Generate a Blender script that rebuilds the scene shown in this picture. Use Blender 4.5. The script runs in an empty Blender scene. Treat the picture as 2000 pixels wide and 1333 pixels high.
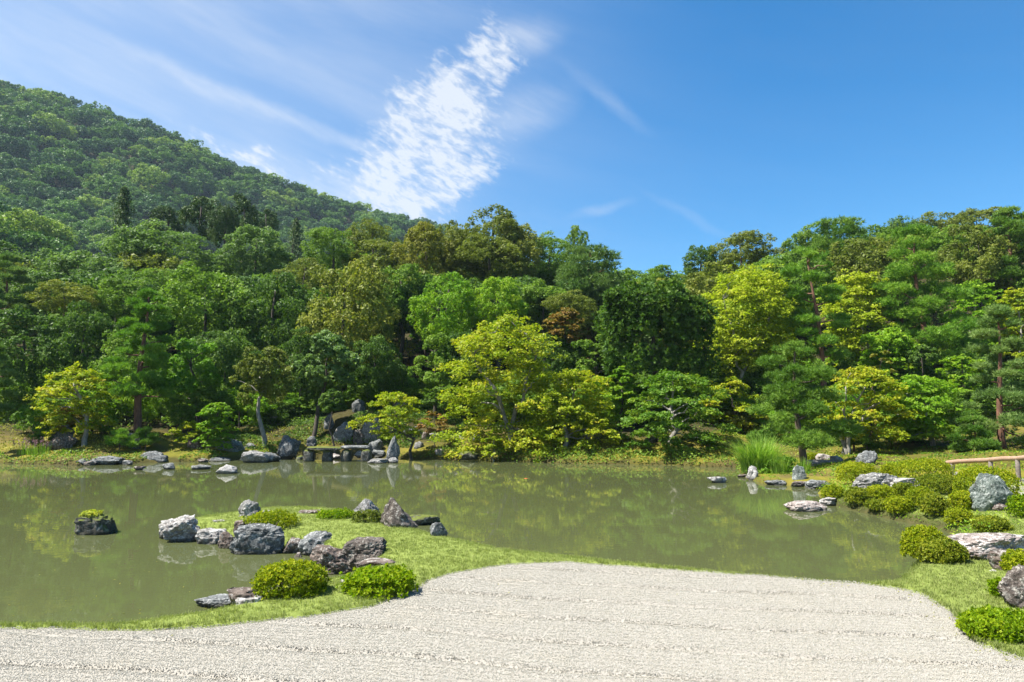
import bpy, math, numpy as np
from mathutils import Vector

SC = bpy.context.scene
COL = SC.collection
PI = math.pi
R = math.radians

# ------------------------------------------------------------------ camera
CAM = np.array([0.0, 0.0, 3.0])
PITCH = R(5.3)
cam_data = bpy.data.cameras.new('camera')
cam = bpy.data.objects.new('camera', cam_data)
COL.objects.link(cam)
cam.location = CAM
cam.rotation_euler = (R(90) + PITCH, 0, 0)
cam_data.lens = 24
cam_data.sensor_width = 36
cam_data.clip_start = 0.1
cam_data.clip_end = 4000
SC.camera = cam

# ------------------------------------------------------------------ light
SUN_EL, SUN_AZ = R(60), R(-100)          # azimuth from +Y towards +X
sun_dir = Vector((math.cos(SUN_EL) * math.sin(SUN_AZ), math.cos(SUN_EL) * math.cos(SUN_AZ), math.sin(SUN_EL)))
sl = bpy.data.lights.new('sun', 'SUN')
sl.energy = 5.0
sl.angle = R(0.5)
sl.color = (1.0, 0.955, 0.88)
so = bpy.data.objects.new('sun', sl)
COL.objects.link(so)
so.location = (-40, 10, 60)
so.rotation_euler = sun_dir.to_track_quat('Z', 'Y').to_euler()

SC.view_settings.view_transform = 'Standard'
SC.view_settings.look = 'None'
SC.view_settings.exposure = 1.36
SC.view_settings.gamma = 1.0
SC.view_settings.use_curve_mapping = False
SC.render.engine = 'CYCLES'
SC.cycles.max_bounces = 10
SC.cycles.diffuse_bounces = 6
SC.cycles.glossy_bounces = 3
SC.cycles.transmission_bounces = 8
SC.cycles.transparent_max_bounces = 8
SC.cycles.volume_bounces = 0
SC.cycles.use_denoising = True


# ------------------------------------------------------------------ pixel helpers (2000 x 1333 photograph)
def ray(px, py):
    u = (px - 1000.0) / 1333.33
    v = (666.5 - py) / 1333.33
    c, s = math.cos(PITCH), math.sin(PITCH)
    return np.array([u, c - v * s, s + v * c])


def at_depth(px, py, Y):
    d = ray(px, py)
    return CAM + d * (Y / d[1])


def at_z(px, py, z=0.0):
    d = ray(px, py)
    return CAM + d * ((z - CAM[2]) / d[2])


def to_px(P):
    P = np.asarray(P, float) - CAM
    c, s = math.cos(PITCH), math.sin(PITCH)
    f = P[..., 1] * c + P[..., 2] * s
    up = -P[..., 1] * s + P[..., 2] * c
    return 1000 + 1333.33 * P[..., 0] / f, 666.5 - 1333.33 * up / f


# ------------------------------------------------------------------ world: physical sky + cirrus
world = bpy.data.worlds.new('World')
SC.world = world
world.use_nodes = True


class NG:
    """small helper to write shader node trees"""

    def __init__(self, nt):
        self.nt = nt

    def n(self, t, **k):
        o = self.nt.nodes.new(t)
        for a, b in k.items():
            setattr(o, a, b)
        return o

    def put(self, sock, v):
        if isinstance(v, bpy.types.NodeSocket):
            self.nt.links.new(v, sock)
        elif v is not None:
            sock.default_value = v

    def m(self, op, a, b=None, c=None, clamp=False):
        o = self.n('ShaderNodeMath', operation=op, use_clamp=clamp)
        self.put(o.inputs[0], a)
        self.put(o.inputs[1], b)
        if c is not None:
            self.put(o.inputs[2], c)
        return o.outputs[0]

    def noise(self, vec, scale, detail=4, rough=.55, dist=0.0):
        o = self.n('ShaderNodeTexNoise')
        self.put(o.inputs['Vector'], vec)
        o.inputs['Scale'].default_value = scale
        o.inputs['Detail'].default_value = detail
        o.inputs['Roughness'].default_value = rough
        o.inputs['Distortion'].default_value = dist
        return o.outputs[0]

    def mix(self, f, a, b, mode='MIX'):
        o = self.n('ShaderNodeMix', data_type='RGBA', blend_type=mode)
        self.put(o.inputs[0], f)
        self.put(o.inputs[6], a)
        self.put(o.inputs[7], b)
        return o.outputs[2]

    def ramp(self, f, stops):
        o = self.n('ShaderNodeValToRGB')
        while len(o.color_ramp.elements) < len(stops):
            o.color_ramp.elements.new(0.5)
        for e, (p, c) in zip(o.color_ramp.elements, stops):
            e.position = p
            e.color = (c, c, c, 1) if isinstance(c, (int, float)) else (*c, 1)
        self.put(o.inputs[0], f)
        return o.outputs[0]

    def sstep(self, x, lo, hi, a=0.0, b=1.0):
        o = self.n('ShaderNodeMapRange', interpolation_type='SMOOTHSTEP')
        self.put(o.inputs[0], x)
        for i, v in enumerate((lo, hi, a, b)):
            self.put(o.inputs[i + 1], v)
        return o.outputs[0]

    def comb(self, x, y, z=0.0):
        o = self.n('ShaderNodeCombineXYZ')
        for i, v in enumerate((x, y, z)):
            self.put(o.inputs[i], v)
        return o.outputs[0]


def build_sky():
    nt = world.node_tree
    nt.nodes.clear()
    g = NG(nt)
    out = g.n('ShaderNodeOutputWorld')
    bg = g.n('ShaderNodeBackground')
    sky = g.n('ShaderNodeTexSky', sky_type='NISHITA', sun_disc=False)
    sky.sun_elevation = SUN_EL
    sky.sun_rotation = SUN_AZ
    sky.altitude = 100
    sky.air_density = 1.0
    sky.dust_density = 0.3
    sky.ozone_density = 3.5
    hs = g.n('ShaderNodeHueSaturation')
    hs.inputs['Hue'].default_value = 0.497
    hs.inputs['Saturation'].default_value = 1.42
    hs.inputs['Value'].default_value = 1.0
    nt.links.new(sky.outputs[0], hs.inputs['Color'])
    tc = g.n('ShaderNodeTexCoord')
    sep = g.n('ShaderNodeSeparateXYZ')
    nt.links.new(tc.outputs['Generated'], sep.inputs[0])
    x, y, z = sep.outputs
    az = g.m('ARCTAN2', x, y)
    el = g.m('ARCSINE', z)

    def ang(px, py):
        d = ray(px, py)
        d = d / np.linalg.norm(d)
        return math.atan2(d[0], d[1]), math.asin(d[2])

    # gentle warp so that cloud edges are ragged
    pv = g.comb(az, el)
    wx = g.m('MULTIPLY', g.m('SUBTRACT', g.noise(pv, 9, 4, .6), .5), 0.13)
    wy = g.m('MULTIPLY', g.m('SUBTRACT', g.noise(g.comb(el, az, 3.1), 9, 4, .6), .5), 0.10)
    azw = g.m('ADD', az, wx)
    elw = g.m('ADD', el, wy)

    def blob(px, py, rx, ry, rot, strength, azw=azw, elw=elw):
        a0, e0 = ang(px, py)
        c, s = math.cos(R(rot)), math.sin(R(rot))
        da = g.m('SUBTRACT', azw, a0)
        de = g.m('SUBTRACT', elw, e0)
        u = g.m('ADD', g.m('MULTIPLY', da, c / rx), g.m('MULTIPLY', de, s / rx))
        v = g.m('ADD', g.m('MULTIPLY', da, -s / ry), g.m('MULTIPLY', de, c / ry))
        r = g.m('SQRT', g.m('ADD', g.m('MULTIPLY', u, u), g.m('MULTIPLY', v, v)))
        return g.m('MULTIPLY', g.sstep(r, 1.25, 0.1), strength)

    k = 1 / 1500.0
    main = None
    for b in [(840, 290, 260 * k, 150 * k, 50, 1.0), (900, 190, 190 * k, 105 * k, 55, .65), (950, 120, 110 * k, 60 * k, 40, .45),
              (790, 370, 170 * k, 75 * k, 18, .6), (930, 320, 130 * k, 60 * k, 25, .55), (860, 370, 120 * k, 60 * k, 55, .7),
              (545, 335, 95 * k, 28 * k, -20, .75), (690, 330, 160 * k, 40 * k, -10, .35), (450, 300, 120 * k, 22 * k, -25, .45)]:
        q = blob(*b)
        main = q if main is None else g.m('ADD', main, q)
    main = g.m('MINIMUM', main, 1.0)
    # cloudlets: fine ripples stretched along the wind
    wr = R(-24)
    uu = g.m('ADD', g.m('MULTIPLY', az, math.cos(wr)), g.m('MULTIPLY', el, math.sin(wr)))
    vv = g.m('ADD', g.m('MULTIPLY', az, -math.sin(wr)), g.m('MULTIPLY', el, math.cos(wr)))
    det = g.noise(g.comb(g.m('MULTIPLY', uu, 42), g.m('MULTIPLY', vv, 105)), 1.0, 5, .62, .35)
    det2 = g.noise(g.comb(g.m('MULTIPLY', uu, 13), g.m('MULTIPLY', vv, 24), 5.0), 1.0, 4, .6, .3)
    dm = g.m('ADD', g.m('MULTIPLY', det, .62), g.m('MULTIPLY', det2, .55))
    lo = g.m('SUBTRACT', .92, g.m('MULTIPLY', main, .50))
    hi = g.m('ADD', lo, .46)
    dense = g.m('MULTIPLY', g.sstep(g.m('ADD', g.m('MULTIPLY', main, .54), g.m('MULTIPLY', g.m('SUBTRACT', dm, .585), 2.3)), .12, 1.08), g.sstep(main, .0, .35))
    az3 = g.m('ADD', az, g.m('MULTIPLY', wx, .3))
    el3 = g.m('ADD', el, g.m('MULTIPLY', wy, .3))
    soft = None
    for b in [(1025, 70, 95 * k, 42 * k, 8, .50), (1045, 215, 110 * k, 55 * k, 20, .32), (1185, 190, 130 * k, 20 * k, -38, .20),
              (1170, 412, 80 * k, 13 * k, 10, .28), (850, 300, 330 * k, 150 * k, 45, .22), (600, 370, 320 * k, 60 * k, -12, .42),
              (560, 230, 420 * k, 20 * k, -13, .38), (1340, 420, 130 * k, 12 * k, -30, .12)]:
        q = blob(*b, az3, el3)
        soft = q if soft is None else g.m('ADD', soft, q)
    soft = g.m('MULTIPLY', g.m('MULTIPLY', soft, .7), g.sstep(g.noise(g.comb(g.m('MULTIPLY', uu, 9), g.m('MULTIPLY', vv, 45), 2.0), 1, 5, .6, .2), .2, .75, .35, 1.1))
    # thin high veil, denser towards the sun's side of the sky, streaked along the wind
    wr2 = R(-14)
    u2 = g.m('ADD', g.m('MULTIPLY', az, math.cos(wr2)), g.m('MULTIPLY', el, math.sin(wr2)))
    v2 = g.m('ADD', g.m('MULTIPLY', az, -math.sin(wr2)), g.m('MULTIPLY', el, math.cos(wr2)))
    st = g.noise(g.comb(g.m('MULTIPLY', u2, 2.2), g.m('MULTIPLY', v2, 14), 7.7), 1, 5, .58, .25)
    veil = g.m('MULTIPLY', g.sstep(st, .30, .85), g.sstep(az, .28, -.55, .03, .42))
    base = g.sstep(az, .40, -.75, .0, .34)
    cov = g.m('ADD', g.m('ADD', dense, soft), g.m('ADD', g.m('MULTIPLY', veil, .8), base))
    cov = g.m('MULTIPLY', cov, g.sstep(z, -.02, .06))
    cov = g.m('MINIMUM', cov, .86)
    col = g.mix(cov, hs.outputs[0], (4.9, 5.1, 5.4, 1))
    nt.links.new(col, bg.inputs[0])
    bg.inputs[1].default_value = 0.073
    nt.links.new(bg.outputs[0], out.inputs[0])


build_sky()

# ------------------------------------------------------------------ numeric noise
def _hash(i, j, k, s):
    n = (i * 374761393 + j * 668265263 + k * 2147483647 + s * 1274126177).astype(np.int64) & 0xffffffff
    n = ((n ^ (n >> 13)) * 1274126177) & 0xffffffff
    n = (n ^ (n >> 16)) & 0xffffffff
    return n / 4294967295.0


def vnoise(P, seed=0):
    P = np.asarray(P, float)
    i = np.floor(P).astype(np.int64)
    f = P - i
    f = f * f * (3 - 2 * f)
    r = 0
    for dx in (0, 1):
        for dy in (0, 1):
            for dz in (0, 1):
                w = (f[:, 0] if dx else 1 - f[:, 0]) * (f[:, 1] if dy else 1 - f[:, 1]) * (f[:, 2] if dz else 1 - f[:, 2])
                r = r + w * _hash(i[:, 0] + dx, i[:, 1] + dy, i[:, 2] + dz, seed)
    return r * 2 - 1


def fbm(P, oct=4, seed=0, gain=.5):
    a, s, r = 1.0, 1.0, 0
    for o in range(oct):
        r = r + a * vnoise(P * s + 17.3 * o, seed + o)
        a *= gain
        s *= 2.03
    return r


def unit(v):
    return v / np.maximum(np.linalg.norm(v, axis=-1, keepdims=True), 1e-9)


def smooth(x, a, b):
    t = np.clip((x - a) / (b - a), 0, 1)
    return t * t * (3 - 2 * t)


# ------------------------------------------------------------------ object helpers
def new_mesh(name, V, F, attrs=None, mats=(), shade=False, mat_idx=None):
    """V (n,3); F (m,k) array, or a list of such arrays"""
    V = np.asarray(V, np.float32)
    Fs = [np.asarray(f, np.int32) for f in (F if isinstance(F, list) and np.ndim(F[0]) == 2 else [F])]
    me = bpy.data.meshes.new(name)
    me.vertices.add(len(V))
    me.vertices.foreach_set('co', V.ravel())
    nl = sum(f.size for f in Fs)
    nf = sum(len(f) for f in Fs)
    me.loops.add(nl)
    me.loops.foreach_set('vertex_index', np.concatenate([f.ravel() for f in Fs]))
    me.polygons.add(nf)
    sizes = np.concatenate([np.full(len(f), f.shape[1], np.int32) for f in Fs])
    me.polygons.foreach_set('loop_start', np.concatenate([[0], np.cumsum(sizes)[:-1]]).astype(np.int32))
    if mat_idx is not None:
        me.polygons.foreach_set('material_index', np.asarray(mat_idx, np.int32))
    for k, a in (attrs or {}).items():
        at = me.attributes.new(k, 'FLOAT', 'POINT')
        at.data.foreach_set('value', np.asarray(a, np.float32))
    for m in mats:
        me.materials.append(m)
    me.update(calc_edges=True)
    if shade:
        me.polygons.foreach_set('use_smooth', np.ones(nf, bool))
    me.validate()
    return me


def link(name, data, parent=None, loc=(0, 0, 0), mat=None):
    o = bpy.data.objects.new(name, data)
    COL.objects.link(o)
    o.location = [float(c) for c in loc]
    if parent is not None:
        o.parent = parent
    if mat is not None:
        if not data.materials:
            data.materials.append(None)
        o.material_slots[0].link = 'OBJECT'
        o.material_slots[0].material = mat
    return o


def tag(o, label=None, cat=None, group=None, kind=None):
    for k, v in (('label', label), ('category', cat), ('group', group), ('kind', kind)):
        if v:
            o[k] = v
    return o


def root(name, label, cat, loc, group=None):
    o = bpy.data.objects.new(name, None)
    COL.objects.link(o)
    o.empty_display_size = .3
    o.location = [float(c) for c in loc]
    return tag(o, label, cat, group)


def material(name):
    m = bpy.data.materials.new(name)
    m.use_nodes = True
    nt = m.node_tree
    nt.nodes.clear()
    g = NG(nt)
    g.out = g.n('ShaderNodeOutputMaterial')
    g.bsdf = g.n('ShaderNodeBsdfPrincipled')
    nt.links.new(g.bsdf.outputs[0], g.out.inputs[0])
    g.mat = m
    return g


# ------------------------------------------------------------------ materials
LEAF = {}


def leaf_mat(name, c0, c1, c2, trans=.40, tip=None, rough=.5, spec=.14):
    g = material('leaf_' + name)
    nt = g.nt
    a = g.n('ShaderNodeAttribute', attribute_name='tint')
    oi = g.n('ShaderNodeObjectInfo')
    f = g.m('ADD', a.outputs['Fac'], g.m('MULTIPLY', g.m('SUBTRACT', oi.outputs['Random'], .5), .16))
    stops = [(0.0, c0), (.5, c1), (.86 if tip else 1.0, c2)]
    if tip:
        stops.append((1.0, tip))
    col = g.ramp(f, stops)
    g.put(g.bsdf.inputs['Base Color'], col)
    g.bsdf.inputs['Roughness'].default_value = rough
    g.bsdf.inputs['Specular IOR Level'].default_value = spec
    tr = g.n('ShaderNodeBsdfTranslucent')
    g.put(tr.inputs[0], g.mix(1.0, col, (1.15, 1.25, .5, 1), 'MULTIPLY'))
    mx = g.n('ShaderNodeMixShader')
    mx.inputs[0].default_value = trans
    nt.links.new(g.bsdf.outputs[0], mx.inputs[1])
    nt.links.new(tr.outputs[0], mx.inputs[2])
    nt.links.new(mx.outputs[0], g.out.inputs[0])
    LEAF[name] = g.mat


leaf_mat('dark', (.034, .078, .014), (.078, .150, .024), (.18, .27, .05), .38)
leaf_mat('mid', (.065, .130, .016), (.135, .235, .028), (.26, .36, .055), .38)
leaf_mat('olive', (.070, .105, .018), (.148, .185, .03), (.28, .30, .06), .38)
leaf_mat('pale', (.062, .12, .032), (.125, .21, .058), (.25, .35, .12), .38)
leaf_mat('bright', (.07, .17, .014), (.13, .27, .02), (.25, .39, .035), .38)
leaf_mat('mottled', (.085, .12, .018), (.18, .215, .032), (.37, .36, .06), .33)
leaf_mat('maple', (0.123, 0.211, 0.011), (0.264, 0.330, 0.016), (0.440, 0.414, 0.026), .42, tip=(0.405, 0.264, 0.044))
leaf_mat('maple_yellow', (.15, .24, .014), (.31, .38, .022), (.47, .47, .04), .45)
leaf_mat('maple_green', (.09, .22, .014), (.18, .32, .02), (.33, .42, .03), .42)
leaf_mat('maple_dark', (.06, .15, .014), (.12, .22, .02), (.32, .37, .03), .38)
leaf_mat('orange', (.13, .17, .02), (.30, .21, .04), (.44, .25, .09), .4)
leaf_mat('russet', (.10, .13, .02), (.22, .16, .035), (.42, .19, .085), .35)
leaf_mat('straw', (.10, .125, .02), (.20, .21, .03), (.31, .29, .06), .35)
leaf_mat('pine', (.055, .14, .016), (.12, .225, .03), (.22, .34, .05), .25, rough=.45)
leaf_mat('pine_pale', (.07, .145, .03), (.135, .225, .055), (.25, .34, .10), .25, rough=.45)
leaf_mat('pine_bright', (.07, .18, .018), (.15, .29, .03), (.28, .41, .055), .3, rough=.45)
leaf_mat('hedge', (.032, .078, .013), (.070, .145, .021), (.17, .26, .04), .34)
leaf_mat('cedar', (.028, .062, .016), (.055, .10, .024), (.11, .16, .04), .2)
leaf_mat('azalea', (.125, .195, .008), (.275, .325, .012), (.44, .435, .025), .38)
leaf_mat('azalea_dull', (.085, .145, .012), (.19, .235, .018), (.33, .34, .03), .36)
leaf_mat('azalea_vivid', (0.092, 0.185, 0.007), (0.210, 0.319, 0.008), (0.353, 0.412, 0.017), .42)
leaf_mat('reed', (.10, .22, .02), (.19, .33, .04), (.32, .43, .09), .4)
leaf_mat('lawn', (.135, .175, .042), (.215, .262, .068), (.31, .33, .12), .35, tip=(0.272, 0.240, 0.080))
leaf_mat('heather', (.16, .10, .12), (.26, .14, .20), (.34, .20, .27), .3)
leaf_mat('hill_blue', (.036, .095, .03), (.07, .15, .044), (.125, .225, .065), .2)
leaf_mat('hill_mid', (.055, .13, .022), (.10, .20, .032), (.175, .29, .05), .25)
leaf_mat('hill_light', (.11, .20, .026), (.20, .30, .045), (.31, .40, .07), .28)


def bark_mat(name, a, b, scale=9):
    g = material('bark_' + name)
    tc = g.n('ShaderNodeTexCoord')
    mp = g.n('ShaderNodeMapping')
    mp.inputs['Scale'].default_value = (1, 1, .28)
    g.put(mp.inputs[0], tc.outputs['Object'])
    n1 = g.noise(mp.outputs[0], scale, 5, .65)
    g.put(g.bsdf.inputs['Base Color'], g.ramp(n1, [(.3, a), (.68, b)]))
    g.bsdf.inputs['Roughness'].default_value = .9
    bp = g.n('ShaderNodeBump')
    bp.inputs['Strength'].default_value = .8
    bp.inputs['Distance'].default_value = .03
    g.put(bp.inputs['Height'], n1)
    g.put(g.bsdf.inputs['Normal'], bp.outputs[0])
    return g.mat


BARK = {'dark': bark_mat('dark', (.035, .028, .022), (.10, .08, .06)),
        'red': bark_mat('red', (.07, .035, .022), (.21, .10, .06)),
        'grey': bark_mat('grey', (.12, .11, .09), (.34, .32, .28)),
        'brown': bark_mat('brown', (.05, .038, .028), (.15, .11, .075))}


def rock_mat(name, dark, light, lichen, lich_amt=.5, stain=(.03, .025, .022), stain_amt=.45, moss=0.0, strata=0.0):
    g = material('stone_' + name)
    tc = g.n('ShaderNodeTexCoord')
    P = tc.outputs['Object']
    oi = g.n('ShaderNodeObjectInfo')
    va = g.n('ShaderNodeVectorMath', operation='ADD')
    g.put(va.inputs[0], P)
    g.put(va.inputs[1], g.comb(g.m('MULTIPLY', oi.outputs['Random'], 37), g.m('MULTIPLY', oi.outputs['Random'], 91), 3))
    P = va.outputs[0]
    n1 = g.noise(P, 2.2, 6, .65, .4)
    n2 = g.noise(P, 9.0, 6, .7, .2)
    n3 = g.noise(P, 34.0, 4, .7)
    col = g.ramp(n1, [(.32, dark), (.66, light)])
    if strata:
        mp = g.n('ShaderNodeMapping')
        mp.inputs['Rotation'].default_value = (R(25), R(18), 0)
        mp.inputs['Scale'].default_value = (1.2, 1.2, 9)
        g.put(mp.inputs[0], P)
        s = g.noise(mp.outputs[0], 2.4, 5, .65, .5)
        col = g.mix(g.m('MULTIPLY', g.sstep(s, .42, .62), strata), col, tuple(c * .45 for c in dark) + (1,))
    else:
        s = n2
    lm = g.sstep(g.m('ADD', g.m('MULTIPLY', n2, .7), g.m('MULTIPLY', n3, .3)), .565 - .14 * lich_amt, .63 - .14 * lich_amt)
    col = g.mix(g.m('MULTIPLY', lm, .85), col, (*lichen, 1))
    sm = g.sstep(g.noise(P, 4.5, 5, .7, .6), .50, .60)
    col = g.mix(g.m('MULTIPLY', sm, stain_amt), col, (*stain, 1))
    col = g.mix(1.0, col, g.ramp(n3, [(.3, .58), (.7, 1.28)]), 'MULTIPLY')
    wp = g.n('ShaderNodeSeparateXYZ')
    g.put(wp.inputs[0], g.n('ShaderNodeNewGeometry').outputs['Position'])
    wet = g.sstep(g.m('ADD', wp.outputs[2], g.m('MULTIPLY', n2, -.08)), .05, .005)
    col = g.mix(g.m('MULTIPLY', wet, .75), col, (.035, .033, .022, 1))
    if moss:
        geo = g.n('ShaderNodeNewGeometry')
        sx = g.n('ShaderNodeSeparateXYZ')
        g.put(sx.inputs[0], geo.outputs['Normal'])
        mm = g.m('MULTIPLY', g.sstep(sx.outputs[2], .25, .8), g.sstep(n2, .5 - .2 * moss, .62 - .2 * moss))
        col = g.mix(mm, col, (.10, .12, .02, 1))
    g.put(g.bsdf.inputs['Base Color'], col)
    g.bsdf.inputs['Roughness'].default_value = .88
    g.bsdf.inputs['Specular IOR Level'].default_value = .25
    bp = g.n('ShaderNodeBump')
    bp.inputs['Strength'].default_value = .75
    bp.inputs['Distance'].default_value = .05
    hgt = g.m('ADD', g.m('MULTIPLY', n2, .7), g.m('ADD', g.m('MULTIPLY', n3, .25), g.m('MULTIPLY', s, .4 if strata else .0)))
    g.put(bp.inputs['Height'], hgt)
    g.put(g.bsdf.inputs['Normal'], bp.outputs[0])
    return g.mat


ROCK = {'pale': rock_mat('pale', (0.168, 0.160, 0.143), (0.353, 0.336, 0.311), (0.487, 0.479, 0.454), .55, (0.059, 0.038, 0.034), .55),
        'grey': rock_mat('grey', (0.118, 0.115, 0.109), (0.260, 0.256, 0.244), (0.420, 0.412, 0.386), .42, (0.042, 0.038, 0.034), .5),
        'blue': rock_mat('blue', (0.071, 0.076, 0.074), (0.160, 0.168, 0.164), (0.336, 0.340, 0.328), .40, (0.021, 0.021, 0.021), .6),
        'brown': rock_mat('brown', (0.084, 0.063, 0.050), (0.202, 0.160, 0.134), (0.336, 0.319, 0.286), .42, (0.042, 0.025, 0.021), .55, strata=.5),
        'dark': rock_mat('dark', (.055, .045, .038), (.15, .125, .105), (.34, .32, .28), .33, (.02, .015, .012), .6),
        'moss': rock_mat('moss', (.045, .043, .035), (.13, .125, .105), (.30, .30, .26), .28, (.02, .02, .015), .55, moss=1.1),
        'pink': rock_mat('pink', (0.202, 0.160, 0.139), (0.386, 0.336, 0.302), (0.504, 0.479, 0.445), .5, (0.076, 0.050, 0.042), .5, strata=.35),
        'green': rock_mat('green', (0.092, 0.113, 0.097), (0.193, 0.223, 0.197), (0.386, 0.403, 0.370), .35, (0.025, 0.025, 0.024), .55)}

# ------------------------------------------------------------------ the pond and the ground
_b = [(-700, 1212, .3), (-300, 1206, .3), (0, 1203, .3), (250, 1203, .3), (390, 1192, .25), (470, 1180, .2), (520, 1168, .15), (600, 1152, .12), (660, 1140, .1),
      (705, 1118, .1), (690, 1100, .05), (620, 1082, .05), (560, 1070, .05), (500, 1066, .05), (440, 1056, .05), (400, 1048, .05),
      (356, 1040, .05), (356, 1030, .05), (400, 1021, .1), (455, 1011, .12), (520, 1002, .12), (600, 998, .15), (690, 1004, .15),
      (740, 1020, .12), (800, 1036, .12), (862, 1052, .15), (1000, 1072, .25), (1250, 1093, .3), (1500, 1117, .3), (1650, 1131, .3),
      (1740, 1129, .25), (1778, 1108, .1), (1800, 1085, .05), (1845, 1062, .05), (1872, 1046, .05), (1845, 1034, .05), (1780, 1020, .05),
      (1700, 1002, .05), (1640, 988, .05), (1606, 975, .05), (1592, 960, .05), (1625, 951, .03), (1560, 950, .03), (1480, 943, .03),
      (1452, 931, .03), (1436, 913, .03), (1300, 908, .03), (1200, 906, .03), (1100, 905, .03), (1000, 900, .03), (900, 897, .03), (800, 892, .03),
      (700, 888, .03), (600, 888, .03), (500, 896, .03), (420, 900, .03), (300, 903, .03), (150, 909, .03), (0, 904, .03), (-300, 902, .03)]
POND = [tuple(at_z(*p)[:2]) for p in _b] + [(-60, 36), (-60, 9)]
POND = np.array(POND)


def poly_sd(X, Y, poly):
    """signed distance: positive outside"""
    X = np.asarray(X, float)
    Y = np.asarray(Y, float)
    d2 = np.full(X.shape, 1e18)
    ins = np.zeros(X.shape, bool)
    n = len(poly)
    for i in range(n):
        ax, ay = poly[i]
        bx, by = poly[(i + 1) % n]
        ex, ey = bx - ax, by - ay
        t = np.clip(((X - ax) * ex + (Y - ay) * ey) / (ex * ex + ey * ey + 1e-12), 0, 1)
        d2 = np.minimum(d2, (X - ax - t * ex) ** 2 + (Y - ay - t * ey) ** 2)
        c = ((ay > Y) != (by > Y))
        with np.errstate(divide='ignore', invalid='ignore'):
            xi = ex * (Y - ay) / (ey if ey != 0 else 1e-12) + ax
        ins ^= c & (X < xi)
    return np.where(ins, -np.sqrt(d2), np.sqrt(d2))


_g = [(-900, 1226), (-300, 1225), (0, 1228), (150, 1230), (300, 1231), (420, 1224), (560, 1209), (660, 1197), (730, 1183), (770, 1167), (800, 1152),
      (840, 1134), (900, 1117), (960, 1107), (1020, 1100), (1080, 1098), (1150, 1101), (1250, 1108), (1400, 1119), (1550, 1130),
      (1700, 1142), (1760, 1150), (1810, 1166), (1850, 1189), (1880, 1216), (1893, 1240), (1925, 1262), (2000, 1291), (2120, 1330), (2300, 1365)]
GRAVEL = np.array([tuple(at_z(px, py, .33)[:2]) for px, py in _g] + [(9, -3), (-14, -3)])

def gravel_sd(X, Y):
    q = np.stack([np.ravel(X) * 3.1, np.ravel(Y) * 3.1, np.zeros(np.size(X))], -1)
    n = .045 * vnoise(q, 51) + .022 * vnoise(q * 3.7, 52)
    return poly_sd(X, Y, GRAVEL) + n.reshape(np.shape(X))


RIDGE = [(-900, 60, 430), (-300, 60, 425), (0, 160, 430), (150, 194, 438), (330, 256, 448), (500, 334, 462), (650, 381, 482), (720, 404, 495), (830, 430, 520), (1000, 480, 570), (1300, 560, 620)]
RIDGE = np.array([at_depth(*p) for p in RIDGE])


def mountain(X, Y):
    rz = np.interp(X, RIDGE[:, 0], RIDGE[:, 2], right=40) - 7
    ry = np.interp(X, RIDGE[:, 0], RIDGE[:, 1])
    dd = ry - Y
    n = 7.0 * np.sin(X * .045 + Y * .012) + 5.0 * np.sin(X * .021 - Y * .03 + 1.0) + 4 * np.sin(X * .09 + 2 + Y * .03)
    front = rz - np.maximum(dd, 0) * .62 + n * smooth(dd, 5, 60)
    back = rz - np.maximum(-dd, 0) * .45
    z = np.where(dd > 0, front, back)
    spur = 46 * np.exp(-(((X + 128) / 34) ** 2 + ((Y - 165) / 42) ** 2))
    spur = np.maximum(spur, 60 * np.exp(-(((X + 175) / 50) ** 2 + ((Y - 175) / 50) ** 2)))
    return np.maximum(z, spur)


def height(X, Y):
    X = np.asarray(X, float)
    Y = np.asarray(Y, float)
    d = poly_sd(X, Y, POND)
    dp = np.maximum(d, 0)
    near = .34 * (1 - np.exp(-dp / .2))
    right = .12 * (1 - np.exp(-dp / .12)) + .5 * (1 - np.exp(-dp / 1.6))
    nz = np.stack([X * .35, Y * .35, X * 0], -1).reshape(-1, 3)
    bump = (vnoise(nz, 5) * .5 + vnoise(nz * 2.7, 6) * .22).reshape(X.shape)
    azr = X / np.maximum(Y, 5)
    hf = np.interp(azr, [-.8, -.4, -.1, .1, .2, .32, .5, .8], [.85, .9, .95, .75, .6, .75, 1.05, 1.1])
    prof = np.interp(dp, [0, .2, .6, 1.5, 3, 6, 10, 15, 25, 45, 70, 120, 300], [0, .18, .3, .5, .8, 1.35, 2.2, 3.6, 7, 14, 20, 23, 20])
    flat = smooth(azr, .28, .42) * smooth(Y, 62, 46)
    prof = prof * (1 - .62 * flat)
    far = np.where(prof > 2, 2 + (prof - 2) * hf, prof) + bump * smooth(dp, .3, 3) * .55
    far = far + 1.5 * np.exp(-(((X + 9.4) / 6.5) ** 2 + ((Y - 46) / 4.5) ** 2)) * smooth(dp, 0, 3)
    far = far + .8 * np.exp(-(((X - 5.2) / 1.5) ** 2 + ((Y - 38.3) / 1.2) ** 2))
    wr = smooth(Y, 12.0, 15.0) * smooth(X, 4.5, 6.5)
    wf = smooth(Y, 24, 30)
    land = near * (1 - wr) + right * wr
    land = land * (1 - wf) + far * wf
    z = np.where(d > 0, land, -.7 * (1 - np.exp(np.minimum(d, 0) / .35)))
    z = np.maximum(z, np.where(Y > 100, mountain(X, Y), -1e9))
    return z


def h1(x, y):
    return float(height(np.array([x]), np.array([y]))[0])


_MY = np.concatenate([np.arange(4, 30, .04), np.arange(30, 90, .1)])


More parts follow.
